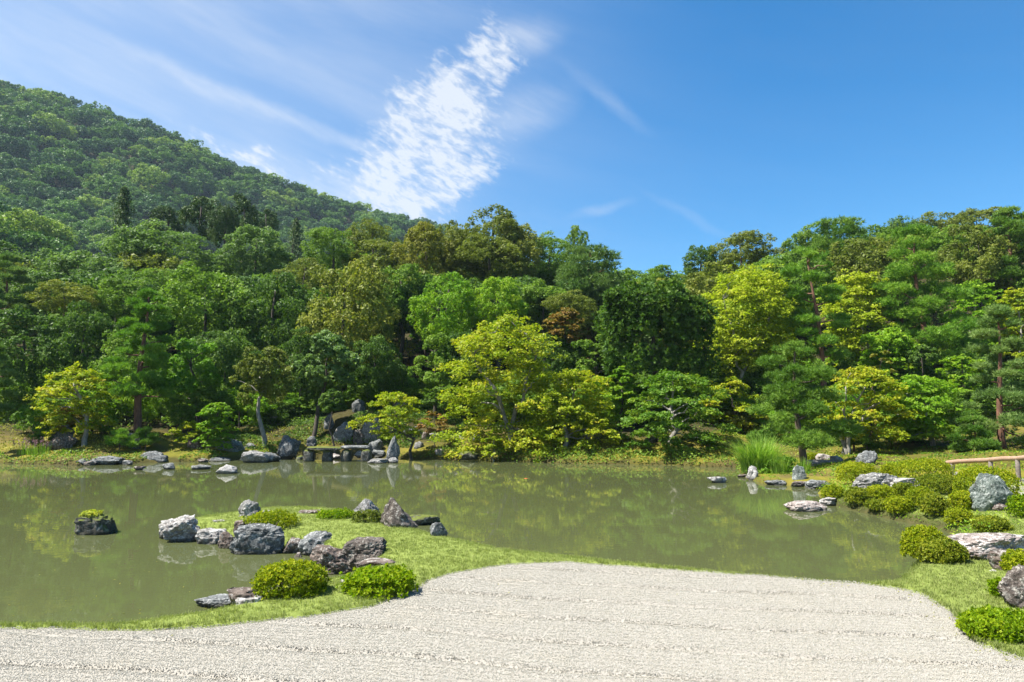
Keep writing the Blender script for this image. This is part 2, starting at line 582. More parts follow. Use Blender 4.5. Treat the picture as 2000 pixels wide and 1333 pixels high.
def ground_at(px, py):
    """first point of the ground (or the water) that the line of sight meets"""
    d = ray(px, py)
    Q = CAM + d * (_MY / d[1])[:, None]
    Q = Q[(Q[:, 2] < 12)]
    step = max(1, len(Q) // 260)
    q = Q[::step]
    hh = np.maximum(height(q[:, 0], q[:, 1]), 0)
    i = int(np.argmax(hh >= q[:, 2])) if (hh >= q[:, 2]).any() else len(q) - 1
    sub = Q[max(0, (i - 1) * step):i * step + 1]
    hh = np.maximum(height(sub[:, 0], sub[:, 1]), 0)
    k = hh >= sub[:, 2]
    j = int(np.argmax(k)) if k.any() else len(sub) - 1
    p = sub[j].copy()
    p[2] = hh[j]
    return p


def grid_faces(nx, ny):
    i = np.arange(nx - 1)
    j = np.arange(ny - 1)
    I, J = np.meshgrid(i, j)
    a = (J * nx + I).ravel()
    return np.stack([a, a + 1, a + nx + 1, a + nx], -1)


def ground_mat(name, cols, scale, bump=.4, patches=None, post=None):
    g = material(name)
    tc = g.n('ShaderNodeTexCoord')
    P = tc.outputs['Object']
    n1 = g.noise(P, scale, 6, .7, .3)
    n2 = g.noise(P, scale * 7, 5, .7)
    col = g.ramp(g.m('ADD', g.m('MULTIPLY', n1, .65), g.m('MULTIPLY', n2, .35)), cols)
    if patches:
        pm = g.sstep(g.noise(P, scale * .55, 4, .6, .5), .48, .62)
        col = g.mix(g.m('MULTIPLY', pm, .8), col, (*patches, 1))
    if post:
        col = post(g, col)
    g.put(g.bsdf.inputs['Base Color'], col)
    g.bsdf.inputs['Roughness'].default_value = .95
    g.bsdf.inputs['Specular IOR Level'].default_value = .1
    bp = g.n('ShaderNodeBump')
    bp.inputs['Strength'].default_value = bump
    bp.inputs['Distance'].default_value = .08
    g.put(bp.inputs['Height'], n2)
    g.put(g.bsdf.inputs['Normal'], bp.outputs[0])
    return g.mat


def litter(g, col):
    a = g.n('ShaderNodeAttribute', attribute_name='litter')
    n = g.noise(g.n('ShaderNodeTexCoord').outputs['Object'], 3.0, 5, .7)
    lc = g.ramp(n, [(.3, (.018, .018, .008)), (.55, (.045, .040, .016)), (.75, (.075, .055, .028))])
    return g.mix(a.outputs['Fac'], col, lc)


M_LAWN = ground_mat('lawn_turf', [(.25, (.125, .165, .036)), (.6, (.19, .232, .055)), (.85, (.245, .255, .085))], 1.6, post=litter)
M_MOSS = ground_mat('moss_bank', [(.3, (.07, .085, .012)), (.5, (.16, .145, .02)), (.72, (.25, .20, .03))], .5, .6, patches=(.10, .075, .03), post=litter)

# near ground: lawns, banks
xs = np.arange(-14, 24.01, .14)
ys = np.arange(1.0, 22.01, .12)
GX, GY = np.meshgrid(xs, ys)
GZ = height(GX, GY)
gd = gravel_sd(GX, GY)
GZ = GZ + .012 * vnoise(np.stack([GX.ravel() * 3, GY.ravel() * 3, GX.ravel() * 0], -1), 9).reshape(GX.shape) + .02
GZ = np.where(GZ > 0.1, GZ - .16 * smooth(gd, .05, -.05), GZ)
pdn = poly_sd(GX, GY, POND)
ln = vnoise(np.stack([GX.ravel() * 2.1, GY.ravel() * 2.1, GX.ravel() * 0], -1), 44).reshape(GX.shape)
LLIT = np.maximum(.9 * smooth(pdn + .12 * ln, .42, .15) * smooth(GX, 5.5, 7.0) * smooth(GY, 12.5, 14.5), .9 * smooth(pdn + .03 * ln, .07, .0))
lawn = link('lawn', new_mesh('lawn', np.stack([GX, GY, GZ], -1).reshape(-1, 3), grid_faces(len(xs), len(ys)), {'litter': LLIT.ravel()}, mats=[M_LAWN], shade=True))
tag(lawn, kind='structure')

# far ground, out to and over the mountain
ys2 = np.concatenate([np.arange(-60, 20, 8), np.arange(20, 62, .45), np.arange(62, 130, 2), np.arange(130, 760, 9)])
xs2 = np.concatenate([np.arange(-760, -130, 12), np.arange(-130, -34, 3), np.arange(-34, 34, .45), np.arange(34, 130, 3), np.arange(130, 780, 14)])
FX, FY = np.meshgrid(xs2, ys2)
FZ = height(FX, FY)
FZ = FZ - .6 * ((FY < 21.7) & (FX > -14.5) & (FX < 24.5))
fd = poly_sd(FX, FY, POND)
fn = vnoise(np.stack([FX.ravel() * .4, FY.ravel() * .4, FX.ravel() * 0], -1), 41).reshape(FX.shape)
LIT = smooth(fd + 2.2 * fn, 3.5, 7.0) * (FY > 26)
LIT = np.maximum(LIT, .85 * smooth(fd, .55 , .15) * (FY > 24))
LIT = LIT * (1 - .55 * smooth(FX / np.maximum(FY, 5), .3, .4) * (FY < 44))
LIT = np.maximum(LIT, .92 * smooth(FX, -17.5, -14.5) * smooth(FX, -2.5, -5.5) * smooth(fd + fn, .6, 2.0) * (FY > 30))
ground = link('ground', new_mesh('ground', np.stack([FX, FY, FZ], -1).reshape(-1, 3), grid_faces(len(xs2), len(ys2)), {'litter': LIT.ravel()}, mats=[M_MOSS], shade=True))
tag(ground, kind='structure')

# pond water: murky olive, smooth
g = material('pond_water')
g.bsdf.inputs['Base Color'].default_value = (.070, .080, .032, 1)
g.bsdf.inputs['Roughness'].default_value = .012
g.bsdf.inputs['IOR'].default_value = 1.33
tc = g.n('ShaderNodeTexCoord')
mp = g.n('ShaderNodeMapping')
mp.inputs['Scale'].default_value = (.8, 1.5, 1)
g.put(mp.inputs[0], tc.outputs['Object'])
w1 = g.noise(mp.outputs[0], 3.0, 3, .5, .4)
w2 = g.noise(mp.outputs[0], .35, 2, .5)
bp = g.n('ShaderNodeBump')
bp.inputs['Strength'].default_value = .028
bp.inputs['Distance'].default_value = .05
g.put(bp.inputs['Height'], g.m('MULTIPLY', w1, g.sstep(w2, .3, .7, .35, 1.0)))
g.put(g.bsdf.inputs['Normal'], bp.outputs[0])
water = link('pond_water', new_mesh('pond_water', [(-62, 5, 0), (22, 5, 0), (22, 37.5, 0), (-62, 37.5, 0)], [[0, 1, 2, 3]], mats=[g.mat]))
tag(water, kind='structure')

# raked gravel
g = material('gravel_sand')
tc = g.n('ShaderNodeTexCoord')
n1 = g.noise(tc.outputs['Object'], 45, 4, .7)
n2 = g.noise(tc.outputs['Object'], 1.1, 4, .6)
col = g.ramp(n1, [(.3, (.20, .185, .155)), (.65, (.33, .31, .27))])
col = g.mix(g.sstep(n2, .5, .75, 0, .25), col, (.33, .29, .22, 1))
g.put(g.bsdf.inputs['Base Color'], col)
g.bsdf.inputs['Roughness'].default_value = .95
g.bsdf.inputs['Specular IOR Level'].default_value = .1
M_GRAVEL = g.mat


def furrow(X, Y):
    """raked lines: broad furrows every .85 m, fine comb lines between"""
    t = (Y + .19 * X + .05 * np.sin(X * .9) + .03 * np.sin(X * 2.3 + 1))
    big = np.mod(t - .05, .85) / .85
    f = -.040 * np.exp(-((big - .5) / .055) ** 2) + .006 * np.exp(-((big - .38) / .07) ** 2) + .006 * np.exp(-((big - .62) / .07) ** 2)
    fine = .0022 * np.sin(t * 2 * PI / .106)
    q = np.stack([X.ravel() * 2.2, Y.ravel() * 2.2, X.ravel() * 0], -1)
    k = (.55 + .45 * vnoise(q, 31)).reshape(X.shape)
    und = .006 * vnoise(q * 1.6, 32).reshape(X.shape)
    return f * np.clip(k + .25, .2, 1.2) + fine + und


xs3 = np.arange(-10, 9.01, .07)
ys3 = np.arange(2.5, 12.6, .05)
RX, RY = np.meshgrid(xs3, ys3)
rd = gravel_sd(RX, RY)
RZ = .335 + furrow(RX, RY) * smooth(rd, 0, -.35) - .25 * smooth(rd, -.03, .16)
rf = grid_faces(len(xs3), len(ys3))
keep = (rd.ravel()[rf].min(1) < .12)
used, inv = np.unique(rf[keep], return_inverse=True)
gv = np.stack([RX, RY, RZ], -1).reshape(-1, 3)[used]
gravel = link('gravel_court', new_mesh('gravel_court', gv, inv.reshape(-1, 4), mats=[M_GRAVEL], shade=True))
tag(gravel, kind='structure')

# ------------------------------------------------------------------ scattering with geometry nodes (uncountable stuff only)
def scatter(name, pts, protos, smin, smax, tilt=.2, mat=None):
    """one stuff object: instances of the proto meshes on the points"""
    coll = bpy.data.collections.new(name + '_source')
    for i, me in enumerate(protos):
        coll.objects.link(bpy.data.objects.new(name + '_piece', me))
    me = bpy.data.meshes.new(name)
    me.vertices.add(len(pts))
    me.vertices.foreach_set('co', np.asarray(pts, np.float32).ravel())
    me.update()
    o = link(name, me)
    ng = bpy.data.node_groups.new(name, 'GeometryNodeTree')
    ng.interface.new_socket(name='Geometry', in_out='INPUT', socket_type='NodeSocketGeometry')
    ng.interface.new_socket(name='Geometry', in_out='OUTPUT', socket_type='NodeSocketGeometry')
    N = ng.nodes
    gi, go = N.new('NodeGroupInput'), N.new('NodeGroupOutput')
    ip = N.new('GeometryNodeInstanceOnPoints')
    ci = N.new('GeometryNodeCollectionInfo')
    ci.inputs['Collection'].default_value = coll
    ci.inputs['Separate Children'].default_value = True
    ci.inputs['Reset Children'].default_value = True
    ip.inputs['Pick Instance'].default_value = True
    rr = N.new('FunctionNodeRandomValue')
    rr.data_type = 'FLOAT_VECTOR'
    rr.inputs['Min'].default_value = (-tilt, -tilt, 0)
    rr.inputs['Max'].default_value = (tilt, tilt, 2 * PI)
    rs = N.new('FunctionNodeRandomValue')
    rs.data_type = 'FLOAT'
    for s in rs.inputs:
        if s.type == 'VALUE' and s.name == 'Min':
            s.default_value = smin
        if s.type == 'VALUE' and s.name == 'Max':
            s.default_value = smax
    L = ng.links.new
    L(gi.outputs[0], ip.inputs['Points'])
    L(ci.outputs[0], ip.inputs['Instance'])
    L([s for s in rr.outputs if s.type == 'VECTOR'][0], ip.inputs['Rotation'])
    L([s for s in rs.outputs if s.type == 'VALUE'][0], ip.inputs['Scale'])
    L(ip.outputs[0], go.inputs[0])
    md = o.modifiers.new('scatter', 'NODES')
    md.node_group = ng
    tag(o, kind='stuff')
    return o


def ico(sub):
    t = (1 + 5 ** .5) / 2
    V = [(-1, t, 0), (1, t, 0), (-1, -t, 0), (1, -t, 0), (0, -1, t), (0, 1, t), (0, -1, -t), (0, 1, -t), (t, 0, -1), (t, 0, 1), (-t, 0, -1), (-t, 0, 1)]
    F = [(0, 11, 5), (0, 5, 1), (0, 1, 7), (0, 7, 10), (0, 10, 11), (1, 5, 9), (5, 11, 4), (11, 10, 2), (10, 7, 6), (7, 1, 8), (3, 9, 4), (3, 4, 2), (3, 2, 6), (3, 6, 8), (3, 8, 9), (4, 9, 5), (2, 4, 11), (6, 2, 10), (8, 6, 7), (9, 8, 1)]
    V = [np.array(v) / np.linalg.norm(v) for v in V]
    for _ in range(sub):
        mid = {}
        nF = []

        def mp_(a, b):
            k = (min(a, b), max(a, b))
            if k not in mid:
                v = V[a] + V[b]
                V.append(v / np.linalg.norm(v))
                mid[k] = len(V) - 1
            return mid[k]
        for a, b, c in F:
            x, y, z = mp_(a, b), mp_(b, c), mp_(c, a)
            nF += [(a, x, z), (b, y, x), (c, z, y), (x, y, z)]
        F = nF
    return np.array(V), np.array(F)


ICO = {s: ico(s) for s in (0, 1, 3, 4, 5)}


def pebble_mat(name, c):
    g = material('pebble_' + name)
    oi = g.n('ShaderNodeObjectInfo')
    col = g.ramp(oi.outputs['Random'], [(0, tuple(v * .72 for v in c)), (.25, c), (1, tuple(min(v * 1.22, .8) for v in c))])
    g.put(g.bsdf.inputs['Base Color'], col)
    g.bsdf.inputs['Roughness'].default_value = .9
    g.bsdf.inputs['Specular IOR Level'].default_value = .15
    return g.mat


rng = np.random.default_rng(11)
peb = []
for k, c in enumerate([(0.36,0.335,0.27), (0.318, 0.303, 0.254), (0.360, 0.356, 0.316), (0.298, 0.286, 0.245), (0.339, 0.320, 0.265), (0.252, 0.243, 0.204)]):
    V, F = ICO[0]
    V = V * rng.uniform(.6, 1.15, (len(V), 1)) * np.array([1, .8, .6])
    peb.append(new_mesh('pebble', V * .0066, F, mats=[pebble_mat(str(k), c)]))
n = 560000
px_ = rng.uniform(-7.6, 7.6, n)
py_ = 4.6 + (12.3 - 4.6) * rng.random(n) ** 1.25
sd = gravel_sd(px_, py_)
ok = (sd < .02 + .05 * rng.random(n) ** 2) & (np.abs(px_) < .80 * py_ + .3)
px_, py_, sd = px_[ok], py_[ok], sd[ok]
pz = .337 + furrow(px_, py_) * smooth(sd, 0, -.35) + .002 * rng.random(len(px_))
scatter('gravel_stones', np.stack([px_, py_, pz], -1), peb, .55, 1.35, 1.0)

# coarser stones in the raked furrows, toned darker to stand in for furrow shade
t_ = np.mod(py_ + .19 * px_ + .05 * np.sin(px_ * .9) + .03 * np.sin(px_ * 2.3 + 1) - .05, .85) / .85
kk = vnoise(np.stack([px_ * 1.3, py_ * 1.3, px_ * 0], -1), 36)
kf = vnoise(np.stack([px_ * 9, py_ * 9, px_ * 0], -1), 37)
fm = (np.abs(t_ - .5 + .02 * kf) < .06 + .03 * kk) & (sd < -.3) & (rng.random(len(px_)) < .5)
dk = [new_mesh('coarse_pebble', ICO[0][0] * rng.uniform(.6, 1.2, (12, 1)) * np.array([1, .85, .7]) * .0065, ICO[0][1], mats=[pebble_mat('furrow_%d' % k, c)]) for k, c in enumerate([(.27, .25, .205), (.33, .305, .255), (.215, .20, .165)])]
scatter('furrow_shade_stones', np.stack([px_, py_, pz + .006], -1)[fm], dk, .7, 1.5, 1.0)

# grass
def blades(rng, n, h, w, spread, lean=.5):
    V, F, T = [], [], []
    for i in range(n):
        a = rng.uniform(0, 2 * PI)
        b = rng.uniform(0, 2 * PI)
        r = spread * rng.random() ** .5
        o = np.array([r * math.cos(b), r * math.sin(b), 0])
        hh = h * rng.uniform(.55, 1.15)
        l = hh * lean * rng.uniform(.2, 1)
        dx = np.array([math.cos(a), math.sin(a), 0])
        sx = np.array([-math.sin(a), math.cos(a), 0]) * w
        k = len(V)
        V += [o - sx, o + sx, o + dx * l * .35 + sx * .7 + [0, 0, hh * .6], o + dx * l * .35 - sx * .7 + [0, 0, hh * .6], o + dx * l + [0, 0, hh]]
        F += [(k, k + 1, k + 2), (k, k + 2, k + 3), (k + 3, k + 2, k + 4)]
        T += [rng.random()] * 5
    return np.array(V), np.array(F), T


tufts = []
for k in range(5):
    V, F, T = blades(rng, 9, .05, .0032, .05, .8)
    tufts.append(new_mesh('tuft', V, F, {'tint': np.array(T) * .55 + .08 + .085 * k}, [LEAF['lawn']]))
n = 230000
gx = rng.uniform(-11, 19, n)
gy = 5.5 + 17 * rng.random(n) ** 1.7
d1 = poly_sd(gx, gy, POND)
d2 = gravel_sd(gx, gy)
ok = (d1 > .03) & (d2 > .0) & (np.abs(gx) < .95 * gy + 1.5)
gx, gy, d1, d2 = gx[ok], gy[ok], d1[ok], d2[ok]
gz = height(gx, gy) + .015
keepp = gz > .06
scatter('lawn_grass', np.stack([gx, gy, gz], -1)[keepp], tufts, .5, 1.1, .25)
# longer grass along the lips of the lawn
tufts2 = []
for k in range(3):
    V, F, T = blades(rng, 10, .085, .0035, .05, .9)
    tufts2.append(new_mesh('edge_tuft', V, F, {'tint': np.array(T) * .5 + .1 * k}, [LEAF['lawn']]))
e = ((d2 < .07) & (rng.random(len(d2)) < .35)) | ((d1 < .25) & (rng.random(len(d1)) < .5))
scatter('edge_grass', np.stack([gx, gy, gz], -1)[e & keepp], tufts2, .45, .95, .35)

# ------------------------------------------------------------------ stones
def rock_shape(rng, sub=4, kind='round', cuts=11, rough=.16):
    V, F = ICO[sub]
    V = V.copy()
    sq = np.array([1.0, 1.0, 1.0])
    if kind == 'block':
        p = .55
        V = np.sign(V) * np.abs(V) ** p
        V *= .8
    for i in range(cuts):
        nrm = unit(rng.normal(size=3) * ([1, 1, .5] if kind in ('upright', 'spike') else [1, 1, 1]))
        o = rng.uniform(.5, .86) if kind != 'block' else rng.uniform(.68, .98)
        d = V @ nrm
        ov = d > o
        V[ov] -= nrm * ((d[ov] - o) * .86)[:, None]
    off = rng.uniform(-50, 50, 3)
    D = unit(V)
    V = V + D * (fbm(V * 1.5 + off, 4, 3)[:, None] * rough)
    cr = 1 - np.abs(fbm(V * np.array([2.2, 2.2, 1.2 if kind in ('upright', 'spike', 'block') else 3.2]) + off + 9, 3, 8))
    V = V - D * (np.clip(cr - .82, 0, 1)[:, None] * rough * 1.3)
    V = V + D * (fbm(V * 5.5 + off, 4, 12, .6)[:, None] * rough * .42)
    if kind == 'spike':
        t = (V[:, 2] - V[:, 2].min()) / np.ptp(V[:, 2])
        V[:, :2] *= (1.12 - .78 * t ** 1.1)[:, None]
    if kind == 'upright':
        t = (V[:, 2] - V[:, 2].min()) / np.ptp(V[:, 2])
        V[:, :2] *= (1.05 - .22 * t)[:, None]
    if kind == 'tall':
        t = (V[:, 2] - V[:, 2].min()) / np.ptp(V[:, 2])
        V[:, :2] *= (1.1 - .5 * t ** 1.6)[:, None]
    if kind == 'slab':
        V[:, 2] = np.where(V[:, 2] > 0, np.minimum(V[:, 2], .55 + .12 * fbm(V * 1.7 + off, 3, 21)), V[:, 2])
    mn, mx = V.min(0), V.max(0)
    V = (V - (mn + mx) / 2) / ((mx - mn) / 2)
    return V, F


def boulder(name, label, x0, y0, x1, y1, kind, mat, dep=.75, lean=0.0, sub=4, seed=0, group=None, rough=.16, cat='boulder', sink=.22, yaw=None):
    rng = np.random.default_rng(1000 + seed)
    cx = (x0 + x1) / 2
    p = ground_at(cx, y1 - 1)
    W = (x1 - x0) / 1333.33 * p[1]
    D = W * dep
    Yc = p[1] + D * .42
    W = (x1 - x0) / 1333.33 * (p[1] + D * .3)
    v = (y1 - y0) / 1333.33 * (p[1] + D * .4)
    base = max(h1(p[0], p[1]), 0.0)
    H = max(at_depth(cx, y0, Yc + D * .12)[2] - base, v * .35)
    V, F = rock_shape(rng, sub, kind, rough=rough)
    Z0 = -sink * H - .06
    V = V * np.array([W / 2 * 1.07, D / 2, (H - Z0) / 2])
    V[:, 2] += (H + Z0) / 2
    if lean:
        V[:, 0] += lean * V[:, 2]
    me = new_mesh(name, V, F, mats=[ROCK[mat]], shade=True)
    me.set_sharp_from_angle(angle=R(50))
    X = (cx - 1000) / 1333.33 * (Yc * 1.0)
    o = link(name, me, None, (at_depth(cx, y1, Yc)[0] - lean * H * .5, Yc, base))
    return tag(o, label, cat, group)


PEN = 'stones edging the grassy spit'
B = [
    # the grass spit in the pond
    ('boulder', 'large pale craggy boulder in the water at the far left tip of the grass spit', 314, 1006, 392, 1062, 'round', 'pale', .8, 0, PEN),
    ('boulder', 'small pale knobbly stone joined to the left flank of the large craggy tip boulder', 312, 1019, 345, 1055, 'round', 'pale', .8, 0, PEN),
    ('boulder', 'rounded pale topped boulder right of the craggy tip boulder at the water', 387, 1030, 445, 1065, 'block', 'pale', .8, 0, PEN),
    ('boulder', 'small brown stone squeezed against the left side of the big dark square block', 426, 1037, 464, 1073, 'round', 'brown', .8, 0, PEN),
    ('boulder', 'big dark blue grey square block standing at the water with yellow shrub behind it', 456, 1022, 554, 1085, 'block', 'blue', .62, 0, PEN),
    ('boulder', 'low maroon brown stone between the dark square block and the smooth grey boulder', 550, 1049, 594, 1083, 'round', 'brown', .8, 0, PEN),
    ('boulder', 'smooth blue grey boulder with sloping top behind the big brown layered rock', 586, 1038, 657, 1088, 'round', 'blue', .8, 0, PEN),
    ('boulder', 'big brown and white layered rock leaning over the cove behind the shrubs', 610, 1060, 712, 1123, 'round', 'brown', .85, 0, PEN),
    ('boulder', 'dark brown broken topped rock forming the right end of the layered rock', 668, 1049, 750, 1112, 'block', 'dark', .8, .08, PEN),
    ('boulder', 'flat maroon slab lying in grass right of the brown layered rock', 700, 1090, 774, 1110, 'slab', 'brown', .8, 0, PEN),
    ('boulder', 'upright grey stone with pale speckles on the back edge of the grass spit', 467, 975, 508, 1014, 'upright', 'grey', .8, 0, PEN),
    ('boulder', 'small pale grey stone tucked beside the upright speckled stone', 503, 996, 536, 1013, 'round', 'grey', .8, 0, PEN),
    ('boulder', 'small rusty brown stone on top behind the dark square block', 458, 1014, 492, 1040, 'block', 'brown', .8, 0, PEN),
    ('boulder', 'thin flat brown stone at the back waterline of the grass spit', 584, 996, 634, 1007, 'slab', 'brown', .6, 0, PEN),
    ('boulder', 'light grey pyramid shaped boulder beside the dark brown spike rock', 686, 973, 742, 1008, 'spike', 'grey', .8, 0, PEN),
    ('boulder', 'dark brown craggy spike rock sloping down to the right on the grass spit', 737, 970, 806, 1033, 'spike', 'dark', .7, -.25, PEN),
    ('boulder', 'low stone covered in moss at the back water edge right of the spike rock', 800, 1003, 858, 1028, 'round', 'moss', .8, 0, PEN),
    ('boulder', 'small dark speckled stone standing alone at the right end of the spit edge', 840, 1020, 873, 1052, 'upright', 'blue', .8, 0, PEN),
    ('boulder', 'thin pale stone at the grassy tip behind the craggy boulder', 414, 1015, 446, 1022, 'slab', 'pale', .6, 0, PEN),
    ('boulder', 'tiny reddish stone in the water below the maroon stone', 574, 1079, 590, 1091, 'round', 'pink', .9, 0, PEN),
    ('boulder', 'flat bluish slab at the near water edge left of the round shrub', 385, 1163, 462, 1190, 'slab', 'blue', .8, 0, 'stones on the near water edge'),
    ('boulder', 'brown sloping stone between the bluish slab and the round shrub', 448, 1147, 520, 1182, 'slab', 'brown', .8, 0, 'stones on the near water edge'),
    ('boulder', 'thin pale slab in the grass in front of the brown sloping stone', 462, 1165, 515, 1184, 'slab', 'pale', .7, 0, 'stones on the near water edge'),
    ('boulder', 'small pale stone at the cove edge beside the bright green shrub', 660, 1130, 690, 1143, 'slab', 'pale', .8, 0, 'stones on the near water edge'),
    ('boulder', 'dark block stone alone in the pond with ferns growing on its top', 147, 1000, 218, 1047, 'block', 'moss', .7, 0, None),
    # right bank
    ('boulder', 'flat pale stone in the water off the clipped azalea point', 1540, 979, 1614, 1001, 'slab', 'pink', .7, 0, 'stones along the azalea bank'),
    ('boulder', 'small pale stone joining the flat water stone to the azalea bank', 1600, 972, 1634, 990, 'slab', 'pale', .8, 0, 'stones along the azalea bank'),
    ('boulder', 'long pale grey boulder with white back lying among the clipped azaleas', 1672, 922, 1760, 962, 'round', 'grey', .6, 0, 'stones along the azalea bank'),
    ('boulder', 'low pale stone forming the right tail of the long white backed boulder', 1742, 933, 1800, 960, 'slab', 'pale', .6, 0, 'stones along the azalea bank'),
    ('boulder', 'tall grey green standing stone with white cap leaning in the azaleas', 1890, 924, 1968, 1003, 'tall', 'green', .55, -.28, 'stones along the azalea bank'),
    ('boulder', 'small pale rock at the right foot of the tall standing stone', 1942, 983, 1975, 1003, 'round', 'brown', .8, 0, 'stones along the azalea bank'),
    ('boulder', 'broad flat pinkish slab rock beside the round clipped azalea', 1852, 1040, 2012, 1098, 'slab', 'pink', .55, 0, 'stones along the azalea bank'),
    ('boulder', 'brown grey rock under the right end of the broad pinkish slab', 1938, 1070, 2004, 1122, 'round', 'brown', .7, 0, 'stones along the azalea bank'),
    ('boulder', 'tall dark grey ridged stone cut by the right edge above the near shrub', 1957, 1103, 2050, 1196, 'upright', 'dark', .7, 0, 'stones along the azalea bank'),
    ('boulder', 'tiny pale stone in the grass below the brown grey rock', 1932, 1112, 1950, 1122, 'round', 'pale', .8, 0, 'stones along the azalea bank'),
    ('boulder', 'flat pale stone lying in the azaleas behind the standing stone', 1862, 922, 1880, 932, 'slab', 'pale', .8, 0, 'stones along the azalea bank'),
    ('boulder', 'grey angular boulder behind the left clipped azalea under the trees', 1676, 880, 1712, 910, 'round', 'blue', .8, 0, 'stones along the right shore'),
    ('boulder', 'pale low rock in the water of the right pond, broken in two humps', 1383, 930, 1420, 945, 'round', 'pale', .6, 0, 'stones along the right shore'),
    ('boulder', 'grey upright stone at the left foot of the tall green grass clump', 1459, 910, 1481, 938, 'upright', 'pale', .8, 0, 'stones along the right shore'),
    ('boulder', 'tiny dark stone in the water left of the tall grass clump', 1440, 926, 1459, 934, 'slab', 'brown', .8, 0, 'stones along the right shore'),
    ('boulder', 'grey green round stone in the weeds right of the tall grass clump', 1546, 908, 1572, 938, 'upright', 'green', .8, 0, 'stones along the right shore'),
    ('boulder', 'flat grey shore stone below the weeds at the inlet', 1496, 938, 1532, 950, 'slab', 'blue', .7, 0, 'stones along the right shore'),
    ('boulder', 'low blue grey shore stone right of the inlet near the azaleas', 1575, 937, 1620, 957, 'block', 'blue', .7, 0, 'stones along the right shore'),
    ('boulder', 'brown stone between the inlet weeds and the low blue grey stone', 1545, 940, 1580, 952, 'slab', 'brown', .7, 0, 'stones along the right shore'),
    ('boulder', 'pale block stone at the foot of the forked grey maple', 1592, 886, 1622, 902, 'block', 'pink', .8, 0, 'stones along the right shore'),
    ('boulder', 'flat tan stone in front of the pale block stone under the pine', 1574, 898, 1632, 910, 'slab', 'pink', .6, 0, 'stones along the right shore'),
    ('boulder', 'grey stone right of the pale block at the forked maple', 1620, 890, 1645, 904, 'round', 'grey', .8, 0, 'stones along the right shore'),
    # left far shore
    ('boulder', 'long square topped grey shore rock below the leaning pale trunk', 176, 890, 240, 910, 'block', 'blue', .7, 0, 'stones along the far left shore'),
    ('boulder', 'round grey shore stone at the left end of the far stones', 147, 895, 172, 910, 'round', 'blue', .8, 0, 'stones along the far left shore'),
    ('boulder', 'small brown shore stone left of the long square topped rock', 166, 900, 186, 911, 'round', 'brown', .8, 0, 'stones along the far left shore'),
    ('boulder', 'small grey shore stone right of the long square topped rock', 240, 899, 258, 910, 'round', 'grey', .8, 0, 'stones along the far left shore'),
    ('boulder', 'low wide layered shore rock with grassy cracks', 276, 881, 330, 903, 'round', 'blue', .7, 0, 'stones along the far left shore'),
    ('boulder', 'grey rock in front of the low wide layered shore rock', 294, 889, 326, 905, 'block', 'blue', .7, 0, 'stones along the far left shore'),
    ('boulder', 'dark rounded stone standing in the water below the layered shore rock', 318, 904, 342, 919, 'round', 'blue', .8, 0, 'stones in the far left water'),
    ('boulder', 'small flat stone in the water left of the dark rounded stone', 262, 910, 283, 920, 'slab', 'brown', .8, 0, 'stones in the far left water'),
    ('boulder', 'flat grey stone low in the water between the dark and the white stone', 377, 909, 411, 919, 'slab', 'blue', .8, 0, 'stones in the far left water'),
    ('boulder', 'bright white pointed stone standing alone in the far left water', 426, 907, 463, 927, 'round', 'pale', .8, 0, 'stones in the far left water'),
    ('boulder', 'white grey broken rock heap at the shore left of the leaning dark boulder', 470, 880, 522, 906, 'round', 'grey', .6, 0, 'stones along the far left shore'),
    ('boulder', 'grey rock at the right end of the white broken rock heap', 508, 882, 546, 904, 'round', 'blue', .7, 0, 'stones along the far left shore'),
    ('boulder', 'low dark shore stone left of the white broken rock heap', 406, 893, 448, 903, 'slab', 'blue', .7, 0, 'stones along the far left shore'),
    ('boulder', 'small brown shore stone left of the low dark shore stone', 388, 895, 406, 905, 'round', 'brown', .8, 0, 'stones along the far left shore'),
    ('boulder', 'blue grey rounded boulder on the mossy bank right of the orange tipped maple', 420, 855, 473, 883, 'round', 'green', .7, 0, 'stones on the far left bank'),
    ('boulder', 'small pale stone right of the blue grey rounded bank boulder', 474, 865, 499, 878, 'round', 'blue', .7, 0, 'stones on the far left bank'),
    ('boulder', 'brown speckled stone left of the orange tipped maple on the bank', 367, 855, 396, 878, 'round', 'brown', .7, 0, 'stones on the far left bank'),
    ('boulder', 'grey stone on the bank at the foot of the tall left pine', 250, 846, 275, 880, 'round', 'blue', .8, 0, 'stones on the far left bank'),
    ('boulder', 'large pale square boulder under the orange maple bough by the leaning trunk', 100, 829, 139, 872, 'block', 'grey', .7, 0, 'stones on the far left bank'),
    ('boulder', 'brown grey rock at the foot of the large pale square boulder', 98, 851, 148, 880, 'round', 'brown', .7, 0, 'stones on the far left bank'),
    # waterfall
    ('boulder', 'dark lichen spotted boulder leaning right at the waterline left of the stone bridge', 543, 850, 583, 895, 'upright', 'blue', .8, .18, 'waterfall rocks'),
    ('boulder', 'small spotted upright stone just left of the flat stone bridge', 600, 852, 620, 875, 'upright', 'blue', .8, 0, 'waterfall rocks'),
    ('boulder', 'broad pale grey slab face left of the dark waterfall cleft', 645, 824, 690, 866, 'upright', 'grey', .6, 0, 'waterfall rocks'),
    ('boulder', 'tall flat grey slab right of the dark waterfall cleft', 709, 816, 745, 868, 'block', 'grey', .45, 0, 'waterfall rocks'),
    ('boulder', 'slender tall stone up the slope left of the broad pale waterfall slab', 632, 808, 651, 842, 'upright', 'blue', .7, 0, 'waterfall rocks'),
    ('boulder', 'dark narrow rock set deep inside the waterfall cleft', 690, 838, 712, 870, 'block', 'dark', .5, 0, 'waterfall rocks'),
    ('boulder', 'grey speckled rock right of the tall flat waterfall slab', 743, 828, 765, 862, 'round', 'blue', .7, 0, 'waterfall rocks'),
